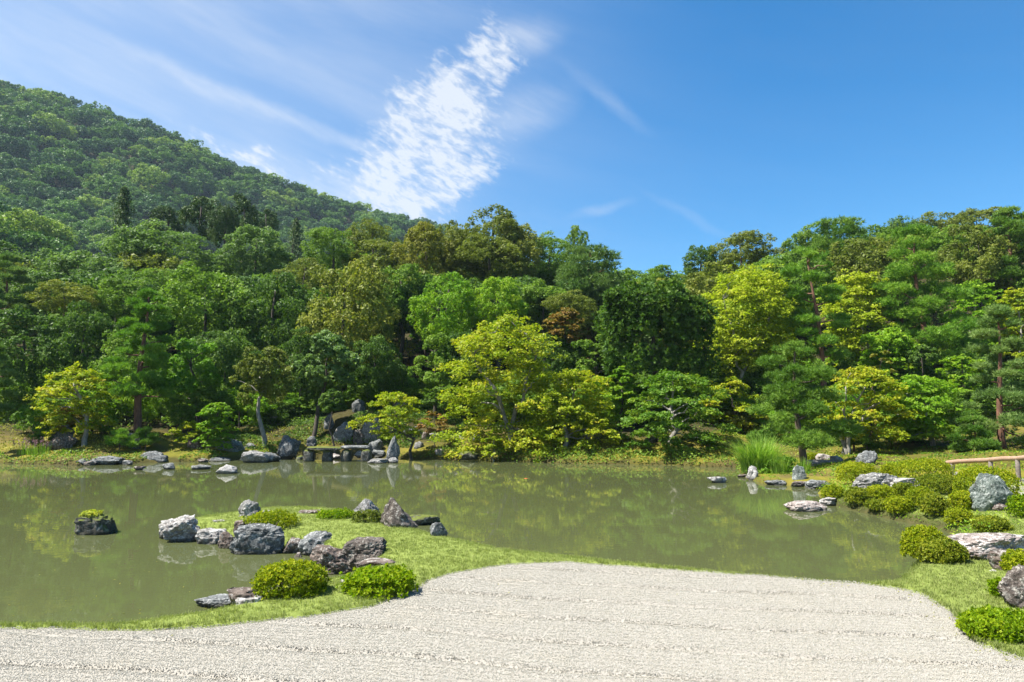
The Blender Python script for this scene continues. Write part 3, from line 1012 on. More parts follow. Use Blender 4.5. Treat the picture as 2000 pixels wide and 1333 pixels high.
    ('boulder', 'spotted rock at the right end of the stone bridge', 720, 858, 748, 886, 'round', 'blue', .8, 0, 'waterfall rocks'),
    ('boulder', 'sharp pointed dark stone rising from the water right of the stone bridge', 756, 850, 781, 904, 'spike', 'blue', .8, .08, 'waterfall rocks'),
    ('boulder', 'low flat stone in the water left of the sharp pointed stone', 719, 896, 757, 907, 'slab', 'grey', .8, 0, 'waterfall rocks'),
    ('boulder', 'small pale stone at the front foot of the sharp pointed stone', 757, 893, 778, 906, 'round', 'grey', .8, 0, 'waterfall rocks'),
    ('boulder', 'brownish stone behind the low flat stone near the bridge end', 727, 878, 760, 892, 'slab', 'blue', .8, 0, 'waterfall rocks'),
    ('boulder', 'white stone in the water below the right half of the stone bridge', 693, 880, 714, 893, 'round', 'grey', .8, 0, 'waterfall rocks'),
    ('boulder', 'tan stone in the water in front of the middle of the stone bridge', 641, 886, 665, 898, 'round', 'pink', .8, 0, 'waterfall rocks'),
    ('boulder', 'tiny mossy stone in the water below the leaning spotted boulder', 578, 890, 592, 900, 'round', 'moss', .8, 0, 'waterfall rocks'),
    ('boulder', 'mossy rock under the left end of the stone bridge', 592, 875, 614, 893, 'round', 'moss', .8, 0, 'waterfall rocks'),
    ('boulder', 'grey boulder on the dark slope above the left end of the stone bridge', 551, 793, 578, 818, 'round', 'blue', .8, 0, 'waterfall rocks'),
    ('boulder', 'pale low boulder on the dark slope left of the upper grey boulder', 520, 812, 551, 832, 'round', 'grey', .8, 0, 'waterfall rocks'),
    ('boulder', 'dark upper rock at the head of the waterfall under the trees', 688, 780, 712, 808, 'block', 'blue', .8, 0, 'waterfall rocks'),
    ('boulder', 'narrow grey rock standing highest above the waterfall', 700, 762, 716, 786, 'upright', 'blue', .8, 0, 'waterfall rocks'),
    ('boulder', 'blue grey rock behind the layered little maple at the waterfall', 770, 783, 793, 806, 'round', 'blue', .8, .2, 'waterfall rocks'),
    ('boulder', 'grey rock on the slope right of the layered little maple trunk', 788, 833, 824, 856, 'round', 'blue', .8, 0, 'waterfall rocks'),
    ('boulder', 'square dark brown stone on the bank right of the little maple trunk', 824, 844, 837, 860, 'block', 'brown', .8, 0, 'waterfall rocks'),
    ('boulder', 'small white bank stone right of the square dark brown stone', 838, 846, 856, 858, 'slab', 'grey', .8, 0, 'waterfall rocks'),
    ('boulder', 'round grey rock low on the bank beside the little maple trunk', 808, 862, 828, 878, 'round', 'grey', .8, 0, 'waterfall rocks'),
    # middle far shore
    ('boulder', 'dark mossy boulder at the waterline in front of the large yellow maple', 891, 879, 934, 900, 'round', 'moss', .7, 0, 'stones on the far middle shore'),
    ('boulder', 'small pink white stone at the waterline left of the dark mossy boulder', 850, 876, 866, 890, 'round', 'pink', .8, 0, 'stones on the far middle shore'),
    ('boulder', 'pale bank stone under the left boughs of the large yellow maple', 918, 849, 942, 864, 'round', 'pale', .8, 0, 'stones on the far middle shore'),
    ('boulder', 'grey bank stone left of the pale stone under the large yellow maple', 884, 849, 906, 864, 'round', 'grey', .8, 0, 'stones on the far middle shore'),
    ('boulder', 'light stone right of the large yellow maple trunk', 1014, 850, 1040, 870, 'round', 'pale', .8, 0, 'stones on the far middle shore'),
    ('boulder', 'brown boulder on the golden moss mound between two maples', 1136, 843, 1176, 870, 'round', 'brown', .8, 0, 'stones on the far middle shore'),
    ('boulder', 'dark boulder in the shade left of the layered green maple trunk', 1258, 852, 1286, 868, 'round', 'dark', .8, 0, 'stones on the far middle shore'),
]
for i, (nm, lb, x0, y0, x1, y1, kd, mt, dep, lean, grp) in enumerate(B):
    big = (x1 - x0) > 55
    boulder(nm, lb, x0, y0, x1, y1, kd, mt, dep, lean, 5 if (x1 - x0) > 75 and y1 > 950 else (4 if big or y1 > 950 else 3), i, grp)

# ------------------------------------------------------------------ leaf geometry
def quads(P, N, L, W, rng, tint, droop=None, fold=0.0):
    """diamond leaves: centre P, normal N, length L, width W"""
    n = len(P)
    a = rng.normal(size=(n, 3))
    if droop is not None:
        a = a * .7 + droop
    t = unit(a - N * (a * N).sum(1, keepdims=True))
    b = np.cross(N, t)
    L = np.broadcast_to(np.asarray(L, float), (n,))[:, None]
    W = np.broadcast_to(np.asarray(W, float), (n,))[:, None]
    V = np.stack([P - t * L * .5, P + b * W * .5 + N * L * fold, P + t * L * .5, P - b * W * .5 + N * L * fold], 1).reshape(-1, 3)
    F = np.arange(4 * n).reshape(n, 4)
    return V, F, np.repeat(tint, 4)


def rand_dirs(rng, n):
    return unit(rng.normal(size=(n, 3)))


def crown_broad(rng, RX, RY, RZ, n, L, lumps=34, lump_r=.32, sub=14, low=-.55, aspect=.55, flat=.75, box=1.0):
    """broadleaf crown centred on 0: lumps on an ellipsoid, each lump a cluster of leaf clumps"""
    D = rand_dirs(rng, lumps * 4)
    D = D[D[:, 2] > low][:lumps]
    Rv = np.array([RX, RY, RZ])
    rad = (.92 * rng.uniform(.12, 1.0, len(D)) ** .38)[:, None]
    if box != 1.0:
        D = np.sign(D) * np.abs(D) ** box
    C = D * Rv * rad
    m = (RX * RY * RZ) ** (1 / 3)
    r = m * lump_r * rng.uniform(.65, 1.3, len(D))
    lt = rng.random(len(D))
    # sub clumps
    SD = rand_dirs(rng, len(D) * sub)
    idx = np.repeat(np.arange(len(D)), sub)
    SD = unit(SD + .55 * D[idx] + np.array([0, 0, .22]))
    SC = C[idx] + SD * (r[idx] * rng.uniform(.6, 1.0, len(idx)))[:, None] * np.array([1, 1, flat])
    sr = r[idx] * rng.uniform(.25, .5, len(idx))
    st = lt[idx] * .55 + rng.random(len(idx)) * .45
    k = rng.choice(len(SC), n, p=sr ** 2 / (sr ** 2).sum())
    ld = rand_dirs(rng, n)
    ld = unit(ld + .5 * SD[k] + np.array([0, 0, .3]))
    P = SC[k] + ld * (sr[k] * rng.random(n) ** .33)[:, None] * np.array([1, 1, .8])
    nv = fbm(P / (m * .16), 2, 4)
    kp = nv > -.62
    P, ld, k = P[kp], ld[kp], k[kp]
    N = unit(ld + .65 * rng.normal(size=P.shape) + np.array([0, 0, .35]))
    tint = np.clip(st[k] * .62 + rng.random(len(P)) * .38, 0, 1)
    l = L * rng.uniform(.7, 1.3, len(P))
    V, F, T = quads(P, N, l, l * aspect, rng, tint, droop=unit(P) * .5 + np.array([0, 0, -.2]))
    return V, F, T, C, r


def crown_maple(rng, RX, RY, RZ, n, L, pads=30, shape='dome', pad_r=.34, thick=.16):
    """layered flat sprays, wide and drooping"""
    zz = np.linspace(-.95, .92, pads) + rng.uniform(-.05, .05, pads)
    a = rng.uniform(0, 2 * PI) + np.arange(pads) * 2.4 + rng.uniform(-.4, .4, pads)
    if shape == 'dome':
        pr = np.sqrt(np.clip(1 - ((zz + .25) / 1.25) ** 2, .02, 1))
    else:
        pr = np.clip(1 - np.abs(zz) ** 3, .1, 1)
    rad = pr * rng.uniform(.35, .92, pads)
    C = np.stack([RX * rad * np.cos(a), RY * rad * np.sin(a), RZ * zz], -1)
    m = (RX + RY) / 2
    r = m * pad_r * rng.uniform(.7, 1.3, pads)
    lt = rng.random(pads)
    sub = 14
    idx = np.repeat(np.arange(pads), sub)
    q = rng.normal(size=(len(idx), 2))
    q = q / np.maximum(np.linalg.norm(q, axis=1, keepdims=True), .3) * (rng.random((len(idx), 1)) ** .5)
    SC = C[idx].copy()
    SC[:, :2] += q * r[idx][:, None]
    outw = unit(C[idx] * np.array([1, 1, 0]) + 1e-6)
    al = (q * outw[:, :2]).sum(1)
    SC[:, 2] += -.22 * r[idx] * (q ** 2).sum(1) - .16 * r[idx] * al + rng.normal(size=len(idx)) * r[idx] * thick
    sr = r[idx] * rng.uniform(.22, .42, len(idx))
    st = lt[idx] * .45 + rng.random(len(idx)) * .55
    k = rng.choice(len(SC), n, p=sr ** 2 / (sr ** 2).sum())
    q2 = rng.normal(size=(n, 2))
    q2 = q2 / np.maximum(np.linalg.norm(q2, axis=1, keepdims=True), .2) * (rng.random((n, 1)) ** .5)
    P = SC[k].copy()
    P[:, :2] += q2 * sr[k][:, None]
    P[:, 2] += -.3 * sr[k] * (q2 ** 2).sum(1) + rng.normal(size=n) * sr[k] * .16
    N = unit(rng.normal(size=(n, 3)) * .55 + np.array([0, 0, 1.0]) + outw[k] * .35)
    tint = np.clip(st[k] * .6 + rng.random(n) * .4, 0, 1)
    l = L * rng.uniform(.6, 1.25, n)
    V, F, T = quads(P, N, l, l * .62, rng, tint, droop=outw[k] * .8 + np.array([0, 0, -.45]))
    return V, F, T, C, r


def needles(P, D, rng, per, L, W, tint):
    """tufts of needle triangles round each tip P, opening along D"""
    n = len(P)
    idx = np.repeat(np.arange(n), per)
    d = unit(rand_dirs(rng, n * per) + D[idx] * .95)
    l = (L * rng.uniform(.7, 1.2, n * per))[:, None]
    s = unit(np.cross(d, rand_dirs(rng, n * per))) * (W * .5)
    b = P[idx]
    V = np.stack([b - s, b + s, b + d * l], 1).reshape(-1, 3)
    F = np.arange(3 * n * per).reshape(-1, 3)
    T = np.repeat(np.clip(tint[idx] + rng.normal(size=n * per) * .12, 0, 1), 3)
    return V, F, T


def crown_pine(rng, H0, H1, RX, tufts, L=.24, W=.026, per=10, pads=26, prof=None, pad_r=.36, axis=None):
    """pads of needle tufts at the ends of branches between heights H0 and H1 round a trunk axis(z)->(x,y)"""
    t = np.sort(rng.random(pads) * .96 + .02 + np.linspace(-.02, .02, pads))
    t = (np.linspace(.02, .98, pads) + rng.uniform(-.03, .03, pads))
    a = np.arange(pads) * 2.399 + rng.uniform(-.5, .5, pads)
    prof = prof or (lambda s: (1 - s ** 1.8) * .85 + .18)
    rr = RX * np.array([prof(s) for s in t]) * rng.uniform(.45, .92, pads)
    z = H0 + (H1 - H0) * t
    ax = np.array([axis(v) if axis else (0, 0) for v in z])
    C = np.stack([ax[:, 0] + rr * np.cos(a), ax[:, 1] + rr * np.sin(a), z - rr * .08], -1)
    top = axis(H1) if axis else (0, 0)
    C = np.vstack([C, [[top[0], top[1], H1 - .1]]])
    r = np.append(RX * pad_r * rng.uniform(.7, 1.25, pads) * (1.05 - .4 * t), RX * .24)
    tufts = int(tufts * 1.55)
    r = r * 1.16
    k = rng.choice(len(C), tufts, p=r ** 2 / (r ** 2).sum())
    q = rng.normal(size=(tufts, 3))
    q = q / np.maximum(np.linalg.norm(q, axis=1, keepdims=True), .25) * (rng.random((tufts, 1)) ** .45)
    P = C[k] + q * r[k][:, None] * np.array([1, 1, .42])
    lt = rng.random(len(C))
    outd = unit(P - np.stack([ax.mean(0)[0] * np.ones(tufts), ax.mean(0)[1] * np.ones(tufts), P[:, 2] - .6 * RX], -1))
    D = unit(outd * .7 + np.array([0, 0, .6]))
    nv = fbm(P * 1.3, 2, 7)
    kp = nv > -.45
    tint = np.clip(lt[k] * .4 + rng.random(tufts) * .5 + .05, 0, 1)
    V, F, T = needles(P[kp], D[kp], rng, per, L, W * 1.25, tint[kp])
    return V, F, T, C, r


def tube(pts, rad, sides=7):
    pts = np.asarray(pts, float)
    rad = np.asarray(rad, float)
    d = unit(np.gradient(pts, axis=0))
    ref = np.array([0.31, .95, .1])
    u = unit(np.cross(d, ref))
    v = np.cross(d, u)
    a = np.arange(sides) * 2 * PI / sides
    V = (pts[:, None, :] + rad[:, None, None] * (np.cos(a)[None, :, None] * u[:, None, :] + np.sin(a)[None, :, None] * v[:, None, :])).reshape(-1, 3)
    F = []
    n = len(pts)
    for i in range(n - 1):
        for j in range(sides):
            k = (j + 1) % sides
            F.append((i * sides + j, i * sides + k, (i + 1) * sides + k, (i + 1) * sides + j))
    V = np.vstack([V, pts[-1:] + d[-1:] * rad[-1]])
    tip = len(V) - 1
    T = [((n - 1) * sides + j, (n - 1) * sides + (j + 1) % sides, tip) for j in range(sides)]
    return V, [np.array(F), np.array(T)]


def bend(rng, a, b, k=5, wob=.06, sag=0.0):
    a, b = np.asarray(a, float), np.asarray(b, float)
    t = np.linspace(0, 1, k)[:, None]
    L = np.linalg.norm(b - a)
    p = a + (b - a) * t
    p = p + rng.normal(size=p.shape) * wob * L * np.sin(t * PI) + np.array([0, 0, 1]) * sag * L * np.sin(t * PI)
    return p


def part_tube(name, pts, rad, parent, mat, sides=7):
    V, F = tube(pts, rad, sides)
    return link(name, new_mesh(name, V, F, mats=[mat], shade=True), parent)


def crown_obj(V, F, T, parent, mat, loc=(0, 0, 0), name='crown'):
    me = new_mesh(name, V, F, {'tint': T})
    return link(name, me, parent, loc, LEAF[mat])


def frame_tree(cx, top, w, bot, Y):
    """pixel box at depth Y -> centre x, z top, z bottom, width in metres"""
    a = at_depth(cx, top, Y)
    b = at_depth(cx, bot, Y)
    wl = at_depth(cx - w / 2, (top + bot) / 2, Y)
    wr = at_depth(cx + w / 2, (top + bot) / 2, Y)
    return (wl[0] + wr[0]) / 2, a[2], b[2], wr[0] - wl[0]


def limbs_to(rng, rt, trunk_pts, C, count, r0, bark, name='limb', sag=.05, lo=.25):
    C = np.asarray(C)
    pick = rng.permutation(len(C))[:count]
    for i in pick:
        c = C[i]
        zt = np.clip(c[2] - .35 * np.linalg.norm(c[:2] - trunk_pts[-1][:2]) - .2, trunk_pts[0][2] + lo * (trunk_pts[-1][2] - trunk_pts[0][2]), trunk_pts[-1][2] * .97)
        s = np.array([np.interp(zt, trunk_pts[:, 2], trunk_pts[:, q]) for q in range(3)])
        p = bend(rng, s, c, 6, .05, sag)
        part_tube(name, p, r0 * np.linspace(.8, .12, 6), rt, bark, 5)


# ------------------------------------------------------------------ front maples, pines, small trees (each built for its place)
def maple(label, cx, top, w, bot, Y, bx, mat, seed, n=9000, pads=30, L=.17, bark='grey', shape='dome', dy=.85, limbs=9, r0=.11, group='maples round the pond', fork=1, pad_r=.34, thick=.16, lean=0.0, name='maple_tree'):
    rng = np.random.default_rng(5000 + seed)
    X, zt, zb, W = frame_tree(cx, top, w, bot, Y)
    Xb = at_depth(bx, bot, Y)[0]
    base = h1(Xb, Y)
    rt = root(name, label, 'tree', (Xb, Y, base), group)
    cz = (zt + zb) / 2 - base
    V, F, T, C, r = crown_maple(rng, W / 2 * .88, W / 2 * dy * .88, (zt - zb) / 2 * .95, int(n * 1.35), L * 1.04, int(pads * 1.25), shape, pad_r, thick)
    off = np.array([X - Xb, 0, cz])
    crown_obj(V + off, F, T, rt, mat)
    C = C + off
    ends = [off + np.array([rng.uniform(-.2, .2) * W * (fork > 1), 0, (zt - zb) * .22]) for _ in range(fork)]
    if fork > 1:
        ends = [off + np.array([(-.22 + .44 * q / (fork - 1)) * W, rng.uniform(-.1, .1) * W, (zt - zb) * .2]) for q in range(fork)]
    for q, en in enumerate(ends):
        mid = bend(rng, (0, 0, -.25), en, 8, .06)
        if fork > 1:   # stems share the lower trunk
            tt = np.linspace(0, 1, 8)
            mid[:, 0] = en[0] * np.clip((tt - .25) / .75, 0, 1) ** 1.1 + rng.normal(size=8) * .04
        part_tube('trunk', mid, r0 * np.linspace(1.15, .3, 8) * (1 if fork == 1 else .75), rt, BARK[bark], 8)
        cand = C if fork == 1 else C[np.argsort(np.abs(C[:, 0] - en[0]))[:len(C) // fork + 2]]
        limbs_to(rng, rt, mid, cand, limbs // fork + (fork == 1), r0 * .5, BARK[bark])
    return rt


def pine(label, cx, top, w, bot, Y, bx, seed, tufts=2300, mat='pine', pads=24, bark='red', per=10, L=.26, W=.03, prof=None, r0=.15, group='pines round the pond', pad_r=.34, by=None, name='pine_tree'):
    rng = np.random.default_rng(7000 + seed)
    X, zt, zb, Wd = frame_tree(cx, top, w, bot, Y)
    Xb = at_depth(bx, bot, Y)[0]
    base = h1(Xb, Y)
    rt = root(name, label, 'tree', (Xb, Y, base), group)
    H1, H0 = zt - base, zb - base
    dx = X - Xb
    ph = rng.uniform(0, 6)

    def axis(z):
        s = z / H1
        return (dx * s + .05 * H1 * .6 * math.sin(s * 4 + ph) * s, .03 * H1 * math.sin(s * 5 + ph * 2) * s)
    V, F, T, C, r = crown_pine(rng, H0, H1, Wd / 2 * .9, tufts, L, W, per, pads, prof, pad_r, axis)
    crown_obj(V, F, T, rt, mat)
    zs = np.linspace(-.25, H1 * .97, 12)
    tp = np.array([(*axis(max(z, 0)), z) for z in zs])
    part_tube('trunk', tp, r0 * np.linspace(1.2, .18, 12), rt, BARK[bark], 9)
    for c in C[:-1][::2]:
        zz = max(c[2] - .25 * np.linalg.norm(c[:2]), .15 * H1)
        s = np.array([*axis(zz), zz])
        part_tube('limb', bend(rng, s, c, 5, .05, -.04), r0 * .33 * np.linspace(1, .25, 5), rt, BARK[bark], 5)
    return rt


def broad(label, cx, top, w, bot, Y, bx, mat, seed, n=7500, L=.2, lumps=38, lump_r=.32, bark='dark', name='broadleaf_tree', group='broadleaf trees on the slope', low=-.85, limbs=5, r0=.13, dy=.85, aspect=.55, flat=.75, box=1.0):
    rng = np.random.default_rng(9000 + seed)
    X, zt, zb, W = frame_tree(cx, top, w, bot, Y)
    Xb = at_depth(bx, bot, Y)[0]
    base = h1(Xb, Y)
    rt = root(name, label, 'tree', (Xb, Y, base), group)
    cz = (zt + zb) / 2 - base
    V, F, T, C, r = crown_broad(rng, W / 2 * .84, W / 2 * dy * .84, (zt - zb) / 2 * .84, n, L, lumps, lump_r, 14, low, aspect, flat, box)
    off = np.array([X - Xb, 0, cz])
    crown_obj(V + off, F, T, rt, mat)
    tp = bend(rng, (0, 0, -.3), off + np.array([0, 0, (zt - zb) * .2]), 8, .03)
    part_tube('trunk', tp, r0 * np.linspace(1.2, .3, 8), rt, BARK[bark], 8)
    limbs_to(rng, rt, tp, C + off, limbs, r0 * .5, BARK[bark])
    return rt


# maples
maple('small yellow maple with a pale leaning trunk at the far left shore', 142, 712, 175, 845, 37.2, 166, 'maple', 1, 7500, 24, .15, 'grey', r0=.13, limbs=8)
maple('small orange maple bough tree over the large pale square boulder', 128, 795, 75, 838, 37.8, 148, 'orange', 2, 2600, 9, .13, 'grey', r0=.06, limbs=4)
maple('yellow green maple behind the tall left pine, right of the pale leaning trunk', 190, 735, 100, 850, 39.5, 176, 'maple_green', 3, 5000, 20, .15, 'dark', r0=.07, limbs=5)
maple('bright green maple with orange tips standing on the left shore bank', 424, 785, 90, 872, 37.6, 398, 'maple_green', 4, 6000, 22, .14, 'brown', r0=.07, limbs=6)
maple('low yellow maple sapling left of the orange tipped green maple', 368, 822, 80, 858, 38.2, 375, 'maple', 5, 2400, 9, .13, 'brown', r0=.04, limbs=4)
maple('thin layered maple with a dark leaning trunk beside the waterfall', 768, 762, 150, 855, 38.3, 812, 'maple', 6, 5200, 18, .14, 'dark', r0=.1, limbs=8, thick=.08)
maple('low russet maple twigs right of the layered waterfall maple', 848, 806, 75, 842, 40.0, 850, 'russet', 7, 1800, 7, .13, 'brown', r0=.035, limbs=3)
maple('largest yellow green maple with bare grey limbs at the middle far shore', 985, 606, 300, 880, 38.8, 998, 'maple', 8, 19000, 60, .17, 'grey', r0=.2, limbs=18, fork=2, pad_r=.29, thick=.18)
maple('spreading yellow maple with low drooping layers right of the largest maple', 1122, 716, 205, 882, 37.4, 1095, 'maple', 9, 11000, 36, .16, 'grey', r0=.12, limbs=10, thick=.18)
maple('low orange tipped maple sapling at the foot of the largest maple', 965, 838, 65, 884, 36.6, 968, 'maple', 10, 2000, 8, .12, 'grey', r0=.04, limbs=3)
maple('layered dark green maple with pale topped tiers and a straight grey trunk', 1315, 720, 245, 876, 36.6, 1308, 'maple_dark', 11, 12000, 34, .16, 'grey', r0=.13, limbs=12, thick=.07, pad_r=.3)
maple('amber low maple in the shade behind the tall grass clump', 1440, 790, 150, 880, 42.0, 1452, 'straw', 12, 5500, 18, .17, 'dark', r0=.1, limbs=6)
maple('yellow green maple behind the layered dark green maple and left of the shore pine', 1425, 735, 130, 850, 41.0, 1450, 'maple', 13, 6000, 22, .17, 'dark', r0=.13, limbs=6)
maple('airy maple with forked pale grey trunks right of the shore pine', 1690, 712, 200, 862, 34.0, 1650, 'maple', 14, 9500, 34, .14, 'grey', r0=.13, limbs=12, fork=3, pad_r=.28)
maple('spreading green maple with a straight grey trunk behind the azaleas', 1800, 725, 190, 855, 34.5, 1822, 'maple_green', 15, 10500, 32, .15, 'grey', r0=.12, limbs=9, thick=.09)
maple('rusty tipped slender maple shoot rising above the forked maple', 1722, 684, 60, 740, 34.6, 1690, 'straw', 16, 900, 7, .13, 'brown', r0=.04, limbs=3, pad_r=.3)
maple('big bright yellow maple on the slope left of the red trunked pine', 1466, 520, 262, 722, 47.0, 1440, 'maple_yellow', 17, 22000, 72, .2, 'grey', r0=.16, limbs=14, pad_r=.31, fork=2, thick=.24)
maple('yellow maple behind the red trunked pine on the right slope', 1672, 528, 165, 705, 50.0, 1675, 'maple_yellow', 18, 12000, 44, .2, 'grey', r0=.14, limbs=6, pad_r=.34, thick=.22)
maple('green gold maple between the two big right pines on the slope', 1905, 545, 140, 700, 51.0, 1900, 'maple_green', 19, 8500, 32, .2, 'grey', r0=.14, limbs=5)
maple('orange tinged maple on the slope at the right edge of the picture', 1990, 560, 110, 700, 48.0, 1990, 'maple', 20, 7000, 26, .19, 'grey', r0=.12, limbs=5)
maple('golden green maple filling the gap under the big right pine', 1740, 640, 170, 745, 46.0, 1725, 'maple_green', 21, 8000, 26, .19, 'dark', r0=.13, limbs=5)
maple('yellow maple low beside the green maple behind the azaleas', 1880, 690, 110, 800, 42.0, 1870, 'maple_green', 22, 5500, 20, .17, 'dark', r0=.1, limbs=4)
maple('small red leaved maple above the dark shrubs on the middle slope', 1105, 600, 100, 668, 46.0, 1100, 'russet', 23, 4500, 14, .19, 'dark', r0=.08, limbs=4)
maple('bright green lower maple left of the clipped dark tree foot', 1215, 715, 90, 800, 41.5, 1210, 'maple_green', 24, 4200, 15, .17, 'dark', r0=.08, limbs=4)
# pines
pine('tall slender red trunked pine on the left mossy bank', 275, 570, 132, 775, 39.0, 273, 1, 3200, 'pine_bright', 28, per=10, r0=.2, prof=lambda s: .5 + .5 * math.sin(PI * min(1, .22 + .8 * s)))
pine('tiny bright green pine on the left shore by the square topped rock', 235, 842, 56, 868, 36.8, 234, 2, 420, 'pine_bright', 9, per=10, L=.2, W=.022, r0=.04, pad_r=.5, bark='brown')
pine('pine leaning over the inlet beside the tall green grass clump', 1548, 675, 185, 868, 30.5, 1570, 3, 3000, 'pine', 26, per=11, L=.22, W=.024, r0=.15, bark='brown', prof=lambda s: .55 + .45 * math.sin(PI * (.25 + .7 * s)), pad_r=.36)
pine('pine with layered feathery pads at the right edge above the log rail', 1952, 603, 165, 880, 32.5, 1958, 4, 3400, 'pine_pale', 30, per=11, L=.23, W=.024, r0=.15, prof=lambda s: (1 - s ** 1.5) * .8 + .22)
pine('red trunked pine with an open crown on the right slope', 1592, 488, 150, 690, 45.0, 1606, 5, 2500, 'pine_bright', 22, per=10, L=.28, W=.034, r0=.2, prof=lambda s: .35 + .65 * math.sin(PI * min(1, .1 + .85 * s)))
pine('biggest broad green pine on the right slope with double trunk', 1800, 448, 215, 715, 47.5, 1815, 6, 4200, 'pine_bright', 36, per=11, L=.3, W=.036, r0=.24, prof=lambda s: (1 - s ** 2) * .75 + .25)
pine('second trunk pine standing close behind the biggest right pine', 1758, 540, 150, 730, 49.0, 1768, 7, 2200, 'pine_bright', 20, per=10, L=.3, W=.036, r0=.2)
pine('dense pine high on the right edge of the hill', 1975, 412, 150, 590, 58.0, 1975, 8, 3200, 'pine', 28, per=11, L=.34, W=.045, r0=.22, prof=lambda s: (1 - s ** 1.7) * .8 + .25)
pine('wide pale pine on the middle hill behind the clipped dark tree', 1150, 488, 145, 600, 66.0, 1150, 9, 3200, 'pine_pale', 26, per=10, L=.4, W=.055, r0=.2, pad_r=.5, prof=lambda s: .6 + .4 * math.sin(PI * s))
pine('pale pine at the left edge behind the dark trees', 18, 500, 110, 620, 58.0, 18, 10, 2000, 'pine_pale', 18, per=10, L=.36, W=.05, r0=.2)
pine('dark drooping pine at the left edge of the picture over the bank', -12, 680, 70, 800, 36.5, -16, 11, 1500, 'pine_pale', 14, per=10, r0=.14)
pine('tall mid green pine against the sky on the right hill', 1640, 432, 130, 570, 68.0, 1640, 12, 3000, 'pine', 26, per=10, L=.4, W=.055, r0=.2, pad_r=.48, prof=lambda s: .45 + .55 * math.sin(PI * min(1, .3 + .65 * s)))
pine('small young pine below the pale square boulder on the left bank', 85, 832, 55, 872, 37.3, 82, 13, 500, 'pine', 9, per=12, L=.18, W=.022, r0=.04, pad_r=.5, bark='brown')
pine('low dark pine on the bank between the forked and the green maple', 1668, 805, 110, 872, 35.5, 1668, 14, 1100, 'pine', 12, per=10, L=.2, W=.024, r0=.06, pad_r=.5)
pine('dark young pine under the right edge pine near the log rail', 1905, 810, 90, 880, 31.5, 1905, 15, 1100, 'pine', 12, per=10, L=.2, W=.024, r0=.06, pad_r=.45)
pine('low shaggy pine clump at the foot of the tall left pine', 285, 838, 62, 872, 37.4, 284, 16, 600, 'pine', 9, per=12, L=.18, W=.02, r0=.04, pad_r=.5, bark='brown')
# front broadleaf trees
broad('bright fresh green pointed tree right of the tall left pine', 372, 655, 140, 800, 41.5, 392, 'bright', 1, 12750, 0.156, 34, .27, limbs=6)
broad('rounded olive tree with a pale forked trunk on the dark bank', 508, 655, 130, 822, 40.0, 518, 'olive', 2, 14250, 0.139, 36, .28, 'grey', limbs=7)
broad('pale large leaved tree left above the waterfall', 642, 640, 138, 782, 42.5, 612, 'pale', 3, 11250, 0.197, 30, .3, limbs=5, aspect=.75)
broad('dark clipped dome shrub tree just left of the waterfall head', 650, 762, 75, 812, 40.5, 650, 'dark', 4, 6750, 0.123, 22, .34, limbs=3, r0=.06)
CLIPPED = ('large clipped dark green block shaped tree on the middle slope', 1273, 572, 190, 748, 44.0)
broad('rounded green shrub tree at the far left bank by the heather', 70, 785, 72, 848, 37.6, 70, 'bright', 6, 6300, 0.115, 20, .32, limbs=3, r0=.05)
broad('glossy dark tree behind the largest maple on its right', 1165, 640, 100, 770, 44.5, 1165, 'mid', 7, 9000, 0.164, 24, .3)
broad('dark green tree between the waterfall and the largest maple', 850, 640, 110, 790, 45.0, 850, 'mid', 8, 9750, 0.164, 26, .3)
broad('blue green bush left behind the lower boughs of the largest maple', 865, 745, 70, 810, 42.0, 865, 'mid', 9, 5400, 0.139, 16, .34, limbs=3, r0=.06)
broad('fresh green bush under the forked maple on the right bank', 1745, 820, 120, 872, 36.5, 1745, 'bright', 10, 5400, 0.115, 18, .34, limbs=3, r0=.05)
broad('leafy green bush behind the tall grass clump at the inlet', 1525, 890, 90, 940, 28.2, 1525, 'bright', 11, 7500, 0.070, 20, .34, limbs=3, r0=.03)
broad('dark camellia bush beneath the biggest right pine', 1800, 670, 70, 725, 44.0, 1800, 'dark', 12, 4500, 0.148, 14, .34, limbs=3, r0=.06)

# ------------------------------------------------------------------ shared crowns for the trees behind
def proto_crowns():
    pr = {'fine': [], 'coarse': [], 'conifer': []}
    for s in range(7):
        rng = np.random.default_rng(300 + s)
        V, F, T, C, r = crown_broad(rng, .86, .86, .84, 18000, .056, 44 + 3 * s, .29 + .012 * (s % 3), 15, -.92)
        pr['fine'].append((new_mesh('crown', V, F, {'tint': T}), C))
    for s in range(7):
        rng = np.random.default_rng(400 + s)
        V, F, T, C, r = crown_broad(rng, .88, .88, .84, 12000, .070, 38 + 3 * s, .31, 13, -.92)
        pr['coarse'].append((new_mesh('crown', V, F, {'tint': T}), C))
    for s in range(3):
        rng = np.random.default_rng(500 + s)
        n = 4200
        t = rng.random(n) ** .8
        tier = np.floor(t * 16) / 16 + rng.uniform(0, .05, n)
        a = rng.uniform(0, 2 * PI, n)
        arm = .75 + .35 * np.sin(a * 5 + tier * 40) + .2 * rng.normal(size=n)
        rr = (1 - tier) ** .55 * 1.2 * np.clip(arm, .2, 1.2) * rng.random(n) ** .4
        P = np.stack([rr * np.cos(a), rr * np.sin(a), tier * 2 - 1 - rr * .12], -1)
        N = unit(np.stack([np.cos(a) * .6, np.sin(a) * .6, np.ones(n)], -1) + .5 * rng.normal(size=(n, 3)))
        V, F, T = quads(P, N, .12, .05, rng, rng.random(n), droop=np.stack([np.cos(a), np.sin(a), -.6 * np.ones(n)], -1))
        pr['conifer'].append((new_mesh('crown', V, F, {'tint': T}), P[:20]))
    return pr


